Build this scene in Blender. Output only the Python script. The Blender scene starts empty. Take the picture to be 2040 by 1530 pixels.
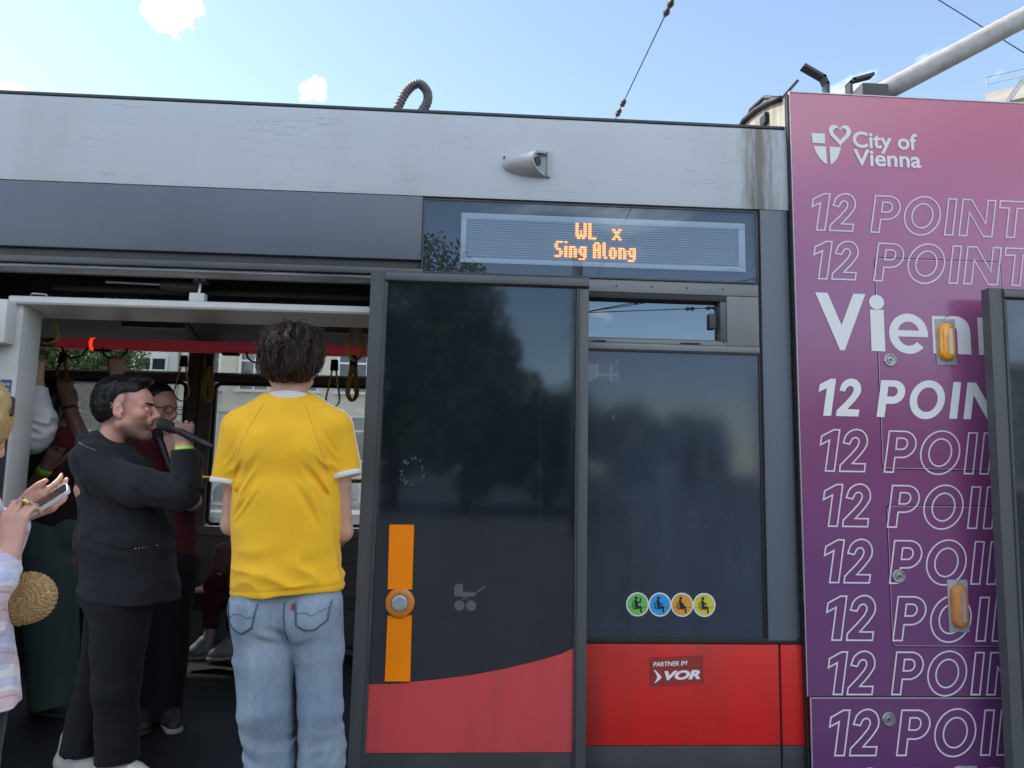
import bpy, bmesh, math, random
import numpy as np
from mathutils import Vector, Matrix
from math import radians as RAD, pi, sin, cos

# ---------------------------------------------------------------- camera, sky, sun, exposure
SC = bpy.context.scene
COL = SC.collection
CAM_LOC = (0.0, -3.05, 1.5)
CAM_YAW, CAM_TILT, CAM_ROLL = 3.29, 6.53, 1.09          # degrees: turned right, tilted up, rolled
SUN_AZ, SUN_EL = -68.0, 48.0             # azimuth from +Y (negative = left), elevation

CLOUDLETS = [((-.3454, .7892, .5079), 2.2), ((-.2024, .8656, .4580), 1.35)]

cam_data = bpy.data.cameras.new('camera')
cam = bpy.data.objects.new('camera', cam_data)
COL.objects.link(cam)
SC.camera = cam
cam_data.sensor_width = 36.0
cam_data.lens = 36.0 * 1450.0 / 2040.0
cam_data.clip_start = 0.05
cam_data.clip_end = 2000.0
_y, _t, _r = RAD(CAM_YAW), RAD(CAM_TILT), RAD(CAM_ROLL)
_f = Vector((sin(_y) * cos(_t), cos(_y) * cos(_t), sin(_t)))
_rt = Vector((cos(_y), -sin(_y), 0.0))
_up = _rt.cross(_f)
_r2 = _rt * cos(_r) + _up * sin(_r)
_u2 = _up * cos(_r) - _rt * sin(_r)
cam.matrix_world = Matrix(((_r2.x, _u2.x, -_f.x, CAM_LOC[0]), (_r2.y, _u2.y, -_f.y, CAM_LOC[1]),
                           (_r2.z, _u2.z, -_f.z, CAM_LOC[2]), (0, 0, 0, 1)))

world = bpy.data.worlds.new('World')
SC.world = world
world.use_nodes = True
_nt = world.node_tree
for n in list(_nt.nodes):
    _nt.nodes.remove(n)
_out = _nt.nodes.new('ShaderNodeOutputWorld')
_bg = _nt.nodes.new('ShaderNodeBackground')
_bg.inputs['Strength'].default_value = 0.10
_sky = _nt.nodes.new('ShaderNodeTexSky')
_sky.sky_type = 'NISHITA'
_sky.sun_disc = False
_sky.sun_elevation = RAD(SUN_EL)
_sky.sun_rotation = RAD(SUN_AZ)                          # Nishita: 0 = +Y, positive turns towards +X
_sky.air_density = 1.0
_sky.dust_density = 0.25
_sky.ozone_density = 1.0
_tc = _nt.nodes.new('ShaderNodeTexCoord')
_mp = _nt.nodes.new('ShaderNodeMapping')
_mp.inputs['Scale'].default_value = (1.0, 1.0, 2.2)
_mp.inputs['Location'].default_value = (9.1, 63.7, 18.4)
_mp.inputs['Rotation'].default_value = (0, 0, RAD(-30.0))
_n1 = _nt.nodes.new('ShaderNodeTexNoise')
_n1.inputs['Scale'].default_value = 1.9
_n1.inputs['Detail'].default_value = 9.0
_n1.inputs['Roughness'].default_value = 0.56
_n1.inputs['Distortion'].default_value = 0.3
_rmp = _nt.nodes.new('ShaderNodeValToRGB')
_rmp.color_ramp.elements[0].position = 0.51
_rmp.color_ramp.elements[1].position = 0.64
_rmp.color_ramp.elements[0].color = (0, 0, 0, 1)
_rmp.color_ramp.elements[1].color = (0.85, 0.85, 0.85, 1)
_mix = _nt.nodes.new('ShaderNodeMixRGB')
_mix.inputs['Color2'].default_value = (11.6, 11.9, 12.3, 1)
_L = _nt.links
_L.new(_tc.outputs['Generated'], _mp.inputs['Vector'])
_L.new(_mp.outputs['Vector'], _n1.inputs['Vector'])
_L.new(_n1.outputs['Fac'], _rmp.inputs['Fac'])
_n2 = _nt.nodes.new('ShaderNodeTexNoise'); _n2.inputs['Scale'].default_value = 34.0; _n2.inputs['Detail'].default_value = 8.0; _n2.inputs['Roughness'].default_value = 0.6
_L.new(_tc.outputs['Generated'], _n2.inputs['Vector'])
_last = _rmp.outputs['Color']
for _dir, _rad in CLOUDLETS:                             # the two small clouds above the roof edge
    _dp = _nt.nodes.new('ShaderNodeVectorMath'); _dp.operation = 'DOT_PRODUCT'; _dp.inputs[1].default_value = _dir
    _L.new(_tc.outputs['Generated'], _dp.inputs[0])
    _mr = _nt.nodes.new('ShaderNodeMapRange'); _mr.inputs['From Min'].default_value = cos(RAD(_rad)); _mr.inputs['From Max'].default_value = 1.0
    _L.new(_dp.outputs['Value'], _mr.inputs['Value'])
    _mu = _nt.nodes.new('ShaderNodeMath'); _mu.operation = 'MULTIPLY_ADD'; _mu.inputs[1].default_value = 0.36; _L.new(_mr.outputs[0], _mu.inputs[0]); _L.new(_n2.outputs['Fac'], _mu.inputs[2])
    _st = _nt.nodes.new('ShaderNodeMapRange'); _st.inputs['From Min'].default_value = 0.66; _st.inputs['From Max'].default_value = 0.90; _L.new(_mu.outputs[0], _st.inputs['Value'])
    _gt = _nt.nodes.new('ShaderNodeMath'); _gt.operation = 'MULTIPLY'; _L.new(_st.outputs[0], _gt.inputs[0])
    _sg = _nt.nodes.new('ShaderNodeMath'); _sg.operation = 'GREATER_THAN'; _sg.inputs[1].default_value = 0.0; _L.new(_mr.outputs[0], _sg.inputs[0]); _L.new(_sg.outputs[0], _gt.inputs[1])
    _mx = _nt.nodes.new('ShaderNodeMath'); _mx.operation = 'MAXIMUM'; _L.new(_last, _mx.inputs[0]); _L.new(_gt.outputs[0], _mx.inputs[1]); _last = _mx.outputs[0]
_L.new(_last, _mix.inputs['Fac'])
_L.new(_sky.outputs['Color'], _mix.inputs['Color1'])
_L.new(_mix.outputs['Color'], _bg.inputs['Color'])
_L.new(_bg.outputs['Background'], _out.inputs['Surface'])

sun_data = bpy.data.lights.new('sun', 'SUN')
sun_data.energy = 2.0
sun_data.angle = RAD(5.0)
sun_data.color = (1.0, 0.95, 0.88)
sun = bpy.data.objects.new('sun', sun_data)
COL.objects.link(sun)
_a, _e = RAD(SUN_AZ), RAD(SUN_EL)
_to_sun = Vector((sin(_a) * cos(_e), cos(_a) * cos(_e), sin(_e)))
sun.rotation_euler = _to_sun.to_track_quat('Z', 'Y').to_euler()

SC.view_settings.view_transform = 'Standard'
SC.view_settings.look = 'None'
SC.view_settings.exposure = 1.68
SC.view_settings.use_white_balance = True
SC.view_settings.white_balance_temperature = 7150.0
SC.view_settings.gamma = 1.0
SC.view_settings.use_curve_mapping = False
SC.render.engine = 'CYCLES'
SC.cycles.use_denoising = True
SC.cycles.max_bounces = 8
SC.cycles.transparent_max_bounces = 16
SC.cycles.caustics_reflective = False
SC.cycles.caustics_refractive = False

# ---------------------------------------------------------------- helpers: materials
MATS = {}
def mat(name, col, rough=0.6, metal=0.0, var=0.0, vscale=8.0, bump=0.0, bscale=60.0, spec=0.5, ior=None,
        col2=None, stretch=(1, 1, 1), coat=0.0, emit=None, sss=0.0, detail=4.0, lo=0.35, hi=0.65):
    """principled material; colour varies between col and col2 by noise in object space, fine relief by bump"""
    if name in MATS:
        return MATS[name]
    m = bpy.data.materials.new(name)
    m.use_nodes = True
    nt = m.node_tree
    b = nt.nodes['Principled BSDF']
    b.inputs['Base Color'].default_value = (*col, 1)
    b.inputs['Roughness'].default_value = rough
    b.inputs['Metallic'].default_value = metal
    b.inputs['Specular IOR Level'].default_value = spec
    if ior: b.inputs['IOR'].default_value = ior
    if coat: b.inputs['Coat Weight'].default_value = coat; b.inputs['Coat Roughness'].default_value = 0.06
    if sss:
        b.inputs['Subsurface Weight'].default_value = sss
        b.inputs['Subsurface Radius'].default_value = (0.012, 0.005, 0.003)
        b.inputs['Subsurface Scale'].default_value = 0.5
    if emit:
        b.inputs['Emission Color'].default_value = (*emit[0], 1)
        b.inputs['Emission Strength'].default_value = emit[1]
    if var or bump or col2:
        tc = nt.nodes.new('ShaderNodeTexCoord')
        mp = nt.nodes.new('ShaderNodeMapping'); mp.inputs['Scale'].default_value = stretch
        nt.links.new(tc.outputs['Object'], mp.inputs['Vector'])
    if var or col2:
        n = nt.nodes.new('ShaderNodeTexNoise'); n.inputs['Scale'].default_value = vscale
        n.inputs['Detail'].default_value = detail; n.inputs['Roughness'].default_value = 0.6
        nt.links.new(mp.outputs['Vector'], n.inputs['Vector'])
        r = nt.nodes.new('ShaderNodeValToRGB')
        c2 = col2 if col2 else tuple(max(0, c * (1 - var)) for c in col)
        c1 = col if col2 else tuple(min(1, c * (1 + var)) for c in col)
        r.color_ramp.elements[0].position = lo; r.color_ramp.elements[1].position = hi
        r.color_ramp.elements[0].color = (*c2, 1); r.color_ramp.elements[1].color = (*c1, 1)
        nt.links.new(n.outputs['Fac'], r.inputs['Fac'])
        nt.links.new(r.outputs['Color'], b.inputs['Base Color'])
    if bump:
        n2 = nt.nodes.new('ShaderNodeTexNoise'); n2.inputs['Scale'].default_value = bscale
        n2.inputs['Detail'].default_value = 3.0
        nt.links.new(mp.outputs['Vector'], n2.inputs['Vector'])
        bp = nt.nodes.new('ShaderNodeBump'); bp.inputs['Strength'].default_value = bump
        bp.inputs['Distance'].default_value = 0.01
        nt.links.new(n2.outputs['Fac'], bp.inputs['Height'])
        nt.links.new(bp.outputs['Normal'], b.inputs['Normal'])
    MATS[name] = m
    return m

class NT:
    """tiny node-graph writer for the hand-made materials"""
    def __init__(s, name):
        s.m = bpy.data.materials.new(name); s.m.use_nodes = True; MATS[name] = s.m
        s.t = s.m.node_tree; s.b = s.t.nodes['Principled BSDF']; s.out = s.t.nodes['Material Output']
    def n(s, typ, **kw):
        x = s.t.nodes.new('ShaderNode' + typ)
        for k, v in kw.items():
            if k.startswith('i_'):
                key = k[2:].replace('_', ' ')
                x.inputs[int(key) if key.isdigit() else key].default_value = v
            else: setattr(x, k, v)
        return x
    def l(s, a, b): s.t.links.new(a, b)
    def ramp(s, src, stops):
        r = s.n('ValToRGB'); cr = r.color_ramp
        while len(cr.elements) < len(stops): cr.elements.new(0.5)
        for e, (p, c) in zip(cr.elements, stops): e.position = p; e.color = (*c, 1) if len(c) == 3 else c
        s.l(src, r.inputs['Fac']); return r.outputs['Color']
    def math(s, op, a, b=None, c=None):
        x = s.n('Math', operation=op)
        for i, v in enumerate((a, b, c)):
            if v is None: continue
            if isinstance(v, (int, float)): x.inputs[i].default_value = v
            else: s.l(v, x.inputs[i])
        return x.outputs[0]
    def mix(s, fac, a, b, bt='MIX'):
        x = s.n('MixRGB', blend_type=bt)
        for key, v in (('Fac', fac), ('Color1', a), ('Color2', b)):
            if isinstance(v, (int, float)): x.inputs[key].default_value = v
            elif isinstance(v, tuple): x.inputs[key].default_value = (*v, 1)
            else: s.l(v, x.inputs[key])
        return x.outputs['Color']
    def obj(s):
        return s.n('TexCoord').outputs['Object']
    def xyz(s, vec):
        x = s.n('SeparateXYZ'); s.l(vec, x.inputs[0]); return x.outputs
    def noise(s, vec, scale, detail=4, rough=.6, stretch=None, dist=0.0):
        if stretch:
            mp = s.n('Mapping'); mp.inputs['Scale'].default_value = stretch; s.l(vec, mp.inputs['Vector']); vec = mp.outputs[0]
        x = s.n('TexNoise'); x.inputs['Scale'].default_value = scale; x.inputs['Detail'].default_value = detail
        x.inputs['Roughness'].default_value = rough; x.inputs['Distortion'].default_value = dist
        s.l(vec, x.inputs['Vector']); return x.outputs['Fac']
    def bump(s, h, strength=.3, dist=.01):
        x = s.n('Bump'); x.inputs['Strength'].default_value = strength; x.inputs['Distance'].default_value = dist
        s.l(h, x.inputs['Height']); s.l(x.outputs[0], s.b.inputs['Normal'])

# ---------------------------------------------------------------- helpers: objects
def link(o, parent=None):
    COL.objects.link(o)
    if parent is not None: o.parent = parent
    return o
def tag(o, label=None, cat=None, group=None, kind=None):
    if label: o['label'] = label
    if cat: o['category'] = cat
    if group: o['group'] = group
    if kind: o['kind'] = kind
    return o
def empty(name, loc=(0, 0, 0), label=None, cat=None, group=None):
    o = bpy.data.objects.new(name, None); o.location = loc; o.empty_display_size = 0.1
    link(o); return tag(o, label, cat, group)
def pobj(name, verts, faces, m, parent=None, smooth=False, mats=None, midx=None):
    """mesh object in WORLD coordinates (parent empties sit unrotated; their offset is removed)"""
    off = Vector((0, 0, 0))
    if parent is not None:
        p = parent
        while p is not None: off += p.location; p = p.parent
    me = bpy.data.meshes.new(name)
    v = np.asarray(verts, dtype=np.float64).reshape(-1, 3) - np.array(off)
    if isinstance(faces, np.ndarray):
        nf, k = faces.shape
        me.vertices.add(len(v)); me.vertices.foreach_set('co', v.astype(np.float32).ravel())
        me.loops.add(nf * k); me.loops.foreach_set('vertex_index', faces.astype(np.int32).ravel())
        me.polygons.add(nf); me.polygons.foreach_set('loop_start', np.arange(0, nf * k, k, dtype=np.int32))
        me.update(calc_edges=True)
    else:
        me.from_pydata([tuple(x) for x in v], [], faces); me.update()
    for mm in (mats if mats else [m]): me.materials.append(mm)
    if midx is not None: me.polygons.foreach_set('material_index', np.asarray(midx, dtype=np.int32))
    if smooth: me.polygons.foreach_set('use_smooth', np.ones(len(me.polygons), dtype=bool))
    me.update()
    return link(bpy.data.objects.new(name, me), parent)

class MB:
    """collects shapes into one mesh"""
    def __init__(s): s.v = []; s.f = []; s.mi = []
    def add(s, v, f, mi=0):
        o = len(s.v); s.v += [tuple(p) for p in v]; s.f += [tuple(i + o for i in q) for q in f]; s.mi += [mi] * len(f); return s
    def box(s, x0, x1, y0, y1, z0, z1, bev=0.0, mi=0):
        if bev <= 0:
            v = [(x, y, z) for z in (z0, z1) for y in (y0, y1) for x in (x0, x1)]
            return s.add(v, [(0, 2, 3, 1), (4, 5, 7, 6), (0, 1, 5, 4), (2, 6, 7, 3), (0, 4, 6, 2), (1, 3, 7, 5)], mi)
        bm = bmesh.new()
        bmesh.ops.create_cube(bm, size=1.0)
        for q in bm.verts:
            q.co = Vector(((x0 + x1) / 2 + q.co.x * (x1 - x0), (y0 + y1) / 2 + q.co.y * (y1 - y0), (z0 + z1) / 2 + q.co.z * (z1 - z0)))
        bmesh.ops.bevel(bm, geom=bm.edges[:], offset=bev, segments=2, affect='EDGES', profile=0.6)
        bm.verts.index_update()
        s.add([q.co[:] for q in bm.verts], [tuple(q.index for q in fc.verts) for fc in bm.faces], mi); bm.free(); return s
    def prism(s, poly, y0, y1, mi=0):
        """polygon in XZ extruded along Y"""
        n = len(poly)
        v = [(x, y0, z) for x, z in poly] + [(x, y1, z) for x, z in poly]
        f = [tuple(range(n)), tuple(range(2 * n - 1, n - 1, -1))] + [(i, i + n, (i + 1) % n + n, (i + 1) % n) for i in range(n)]
        return s.add(v, f, mi)
    def extr(s, prof, x0, x1, mi=0):
        """profile in YZ extruded along X"""
        n = len(prof)
        v = [(x0, y, z) for y, z in prof] + [(x1, y, z) for y, z in prof]
        f = [tuple(range(n)), tuple(range(2 * n - 1, n - 1, -1))] + [(i, i + n, (i + 1) % n + n, (i + 1) % n) for i in range(n)]
        return s.add(v, f, mi)
    def tube(s, pts, r, n=10, mi=0, cap=True):
        pts = [Vector(p) for p in pts]; N = len(pts)
        rr = r if isinstance(r, (list, tuple)) else [r] * N
        prev = None; v = []; f = []
        for i, p in enumerate(pts):
            t = (pts[min(i + 1, N - 1)] - pts[max(i - 1, 0)]).normalized()
            if prev is None:
                a = Vector((0, 0, 1)) if abs(t.z) < .9 else Vector((1, 0, 0)); u = t.cross(a).normalized()
            else:
                u = (prev - t * prev.dot(t)); u = u.normalized() if u.length > 1e-6 else t.orthogonal().normalized()
            prev = u; w = t.cross(u)
            for k in range(n):
                a = 2 * pi * k / n; v.append(p + (u * cos(a) + w * sin(a)) * rr[i])
        for i in range(N - 1):
            for k in range(n):
                a, b = i * n + k, i * n + (k + 1) % n; f.append((a, b, b + n, a + n))
        if cap: f.append(tuple(range(n - 1, -1, -1))); f.append(tuple((N - 1) * n + k for k in range(n)))
        return s.add(v, f, mi)
    def disc(s, c, r, y1, n=24, mi=0):
        """short cylinder with axis along Y from c.y to y1 (faces -Y)"""
        v = [(c[0] + r * cos(2 * pi * k / n), c[1], c[2] + r * sin(2 * pi * k / n)) for k in range(n)]
        v += [(p[0], y1, p[2]) for p in v]
        f = [tuple(range(n)), tuple(range(2 * n - 1, n - 1, -1))] + [(i, i + n, (i + 1) % n + n, (i + 1) % n) for i in range(n)]
        return s.add(v, f, mi)
    def lathe(s, c, prof, n=24, mi=0):
        """profile (r, y) turned about the Y axis through c"""
        v = []; f = []
        for r, y in prof:
            for k in range(n):
                a = 2 * pi * k / n; v.append((c[0] + r * cos(a), c[1] + y, c[2] + r * sin(a)))
        for i in range(len(prof) - 1):
            for k in range(n):
                a, b = i * n + k, i * n + (k + 1) % n; f.append((a, b, b + n, a + n))
        f.append(tuple(range(n))); f.append(tuple((len(prof) - 1) * n + k for k in range(n - 1, -1, -1)))
        return s.add(v, f, mi)
    def build(s, name, m, parent=None, smooth=False, mats=None, auto=None):
        o = pobj(name, s.v, s.f, m, parent, smooth, mats, s.mi if mats else None)
        bm = bmesh.new(); bm.from_mesh(o.data); bmesh.ops.recalc_face_normals(bm, faces=bm.faces); bm.to_mesh(o.data); bm.free()
        if auto:
            o.data.polygons.foreach_set('use_smooth', np.ones(len(o.data.polygons), dtype=bool))
            o.data.set_sharp_from_angle(angle=RAD(auto))
        return o

def bx(name, m, parent, x0, x1, y0, y1, z0, z1, bev=0.003):
    return MB().box(x0, x1, y0, y1, z0, z1, bev).build(name, m, parent, auto=35 if bev else None)

# ---------------------------------------------------------------- helpers: lettering
def text_geo(s, shear=0.0, offset=0.0, bold=1.0, spacing=1.0):
    """flat mesh of a built-in-font text: (verts Nx2, faces)"""
    c = bpy.data.curves.new('tmp', 'FONT'); c.body = s; c.shear = shear; c.offset = offset; c.space_character = spacing
    c.resolution_u = 5
    o = bpy.data.objects.new('tmp', c); COL.objects.link(o)
    dg = bpy.context.evaluated_depsgraph_get(); me = bpy.data.meshes.new_from_object(o.evaluated_get(dg))
    v = np.array([q.co[:2] for q in me.vertices]); f = [tuple(p.vertices) for p in me.polygons]
    bpy.data.objects.remove(o); bpy.data.curves.remove(c); bpy.data.meshes.remove(me)
    return v, f
def fit_text(mb, s, x0, x1, z0, z1, y, shear=0.0, offset=0.0, mi=0, yaw=1, skew=0.0, spacing=1.0, thick=0.0008):
    """text scaled into the box x0..x1, z0..z1 on the plane y, facing -Y (yaw=1)"""
    v, f = text_geo(s, shear, offset, spacing=spacing)
    lo, hi = v.min(0), v.max(0)
    q = (v - lo) / (hi - lo)
    P = [(x0 + a * (x1 - x0), y, z0 + b * (z1 - z0) + skew * (a - .5) * (x1 - x0)) for a, b in q]
    n = len(P)
    mb.add(P, [tuple(reversed(t)) for t in f], mi)
def arc(cx, cy, rx, ry, a0, a1, n=12):
    return [(cx + rx * cos(RAD(a0 + (a1 - a0) * i / n)), cy + ry * sin(RAD(a0 + (a1 - a0) * i / n))) for i in range(n + 1)]
GLYPH = {
 'I': [[(0, 0), (.22, 0), (.22, 1), (0, 1)]],
 'P': [[(0, 0), (.22, 0), (.22, .36)] + arc(.38, .68, .33, .32, -90, 90, 16) + [(0, 1)],
       [(.22, .56)] + arc(.37, .695, .125, .135, -90, 90, 12) + [(.22, .83)]],
 'O': [arc(.49, .5, .49, .53, 0, 354, 42), arc(.49, .5, .285, .335, 0, 352, 36)],
 'N': [[(0, 0), (.21, 0), (.21, .66), (.67, 0), (.91, 0), (.91, 1), (.70, 1), (.70, .35), (.24, 1), (0, 1)]],
 'T': [[(.27, 0), (.49, 0), (.49, .81), (.76, .81), (.76, 1), (0, 1), (0, .81), (.27, .81)]],
 'S': [[(.02, .04)] + arc(.30, .27, .30, .30, -80, 70, 12) + arc(.34, .73, .10, .10, 200, 90, 5) + [(.56, .78), (.58, .97)] + arc(.34, .72, .31, .31, 80, 235, 12) + arc(.28, .27, .10, .10, 60, -80, 6) + [(.02, .24)]],
 '1': [[(.13, 0), (.35, 0), (.35, 1), (.20, 1), (-.08, .84), (-.08, .63), (.13, .745)]],
 '2': [[(-.02, 0), (.60, 0), (.60, .19), (.27, .19), (.44, .40), (.53, .54)] + arc(.28, .70, .30, .32, -12, 150, 16) + [(-.02, .69), (.14, .66)] + arc(.27, .705, .105, .115, 150, -10, 9) + [(.335, .58), (.20, .40), (-.02, .15)]],
}
def ribbon(loop, w):
    """closed outline band of width w (inside the contour and out, half each), mitred"""
    n = len(loop); L = [Vector((p[0], p[1])) for p in loop]; inn = []; out = []
    for i in range(n):
        a, b, c = L[i - 1], L[i], L[(i + 1) % n]
        d1 = (b - a).normalized(); d2 = (c - b).normalized()
        n1 = Vector((-d1.y, d1.x)); n2 = Vector((-d2.y, d2.x)); m = (n1 + n2)
        m = m.normalized() if m.length > 1e-6 else n1
        k = w / 2 / max(.45, m.dot(n1)); inn.append(b + m * k); out.append(b - m * k)
    v = [tuple(p) for p in inn] + [tuple(p) for p in out]
    f = [(i, (i + 1) % n, (i + 1) % n + n, i + n) for i in range(n)]
    return v, f
def poly_fill(loops):
    from mathutils.geometry import tessellate_polygon
    tri = tessellate_polygon([[Vector((p[0], p[1], 0)) for p in l] for l in loops])
    v = [p for l in loops for p in l]
    return v, [tuple(t) for t in tri]

# ---------------------------------------------------------------- helpers: smooth bodies (distance fields -> one continuous surface)
_rng = np.random.RandomState(7)
_LAT = _rng.rand(32, 32, 32).astype(np.float32)
def noise3(P, scale, seed=0):
    """smooth value noise, -1..1, P (...,3)"""
    q = P * scale + (seed * 7.31, seed * 3.77, seed * 5.13)
    i = np.floor(q).astype(np.int32); f = (q - i).astype(np.float32); f = f * f * (3 - 2 * f)
    i &= 31; j = (i + 1) & 31
    x0, y0, z0 = i[..., 0], i[..., 1], i[..., 2]; x1, y1, z1 = j[..., 0], j[..., 1], j[..., 2]
    fx, fy, fz = f[..., 0], f[..., 1], f[..., 2]
    a = _LAT[x0, y0, z0] * (1 - fx) + _LAT[x1, y0, z0] * fx
    b = _LAT[x0, y1, z0] * (1 - fx) + _LAT[x1, y1, z0] * fx
    c = _LAT[x0, y0, z1] * (1 - fx) + _LAT[x1, y0, z1] * fx
    d = _LAT[x0, y1, z1] * (1 - fx) + _LAT[x1, y1, z1] * fx
    return ((a * (1 - fy) + b * fy) * (1 - fz) + (c * (1 - fy) + d * fy) * fz) * 2 - 1
def smin(a, b, k):
    if k <= 0: return np.minimum(a, b)
    h = np.clip(k - np.abs(a - b), 0, None) / k
    return np.minimum(a, b) - h * h * k * 0.25
def surface_nets(d, org, h):
    nx, ny, nz = d.shape
    s = d < 0
    cnt = np.zeros((nx - 1, ny - 1, nz - 1), np.int8)
    for a in (0, 1):
        for b in (0, 1):
            for c in (0, 1):
                cnt += s[a:nx - 1 + a, b:ny - 1 + b, c:nz - 1 + c]
    act = (cnt > 0) & (cnt < 8)
    ci = np.argwhere(act)
    if len(ci) == 0: return np.zeros((0, 3)), np.zeros((0, 4), int)
    idx = -np.ones(act.shape, np.int32); idx[act] = np.arange(len(ci))
    acc = np.zeros((len(ci), 3)); num = np.zeros(len(ci))
    cor = [(a, b, c) for a in (0, 1) for b in (0, 1) for c in (0, 1)]
    for p in cor:
        for ax in range(3):
            if p[ax]: continue
            q = list(p); q[ax] = 1
            dp = d[ci[:, 0] + p[0], ci[:, 1] + p[1], ci[:, 2] + p[2]]
            dq = d[ci[:, 0] + q[0], ci[:, 1] + q[1], ci[:, 2] + q[2]]
            m = (dp < 0) != (dq < 0)
            t = dp[m] / (dp[m] - dq[m])
            v = np.tile(np.array(p, float), (m.sum(), 1)); v[:, ax] = t
            acc[m] += v; num[m] += 1
    V = org + (ci + acc / num[:, None]) * h
    F = []
    for ax in range(3):
        o1, o2 = [(1, 2), (2, 0), (0, 1)][ax]
        sl0 = [slice(None)] * 3; sl1 = [slice(None)] * 3
        sl0[ax] = slice(0, -1); sl1[ax] = slice(1, None)
        A = s[tuple(sl0)]; B = s[tuple(sl1)]
        e = np.argwhere(A != B)
        e = e[(e[:, o1] > 0) & (e[:, o2] > 0) & (e[:, o1] < d.shape[o1] - 1) & (e[:, o2] < d.shape[o2] - 1)]
        flip = A[e[:, 0], e[:, 1], e[:, 2]]
        c = []
        for da, db in ((0, 0), (1, 0), (1, 1), (0, 1)):
            g = e.copy(); g[:, o1] -= da; g[:, o2] -= db
            c.append(idx[g[:, 0], g[:, 1], g[:, 2]])
        q = np.stack(c, 1)
        q = np.where(flip[:, None], q[:, ::-1], q)
        F.append(q)
    F = np.concatenate(F)[:, ::-1]
    return V, F

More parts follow.
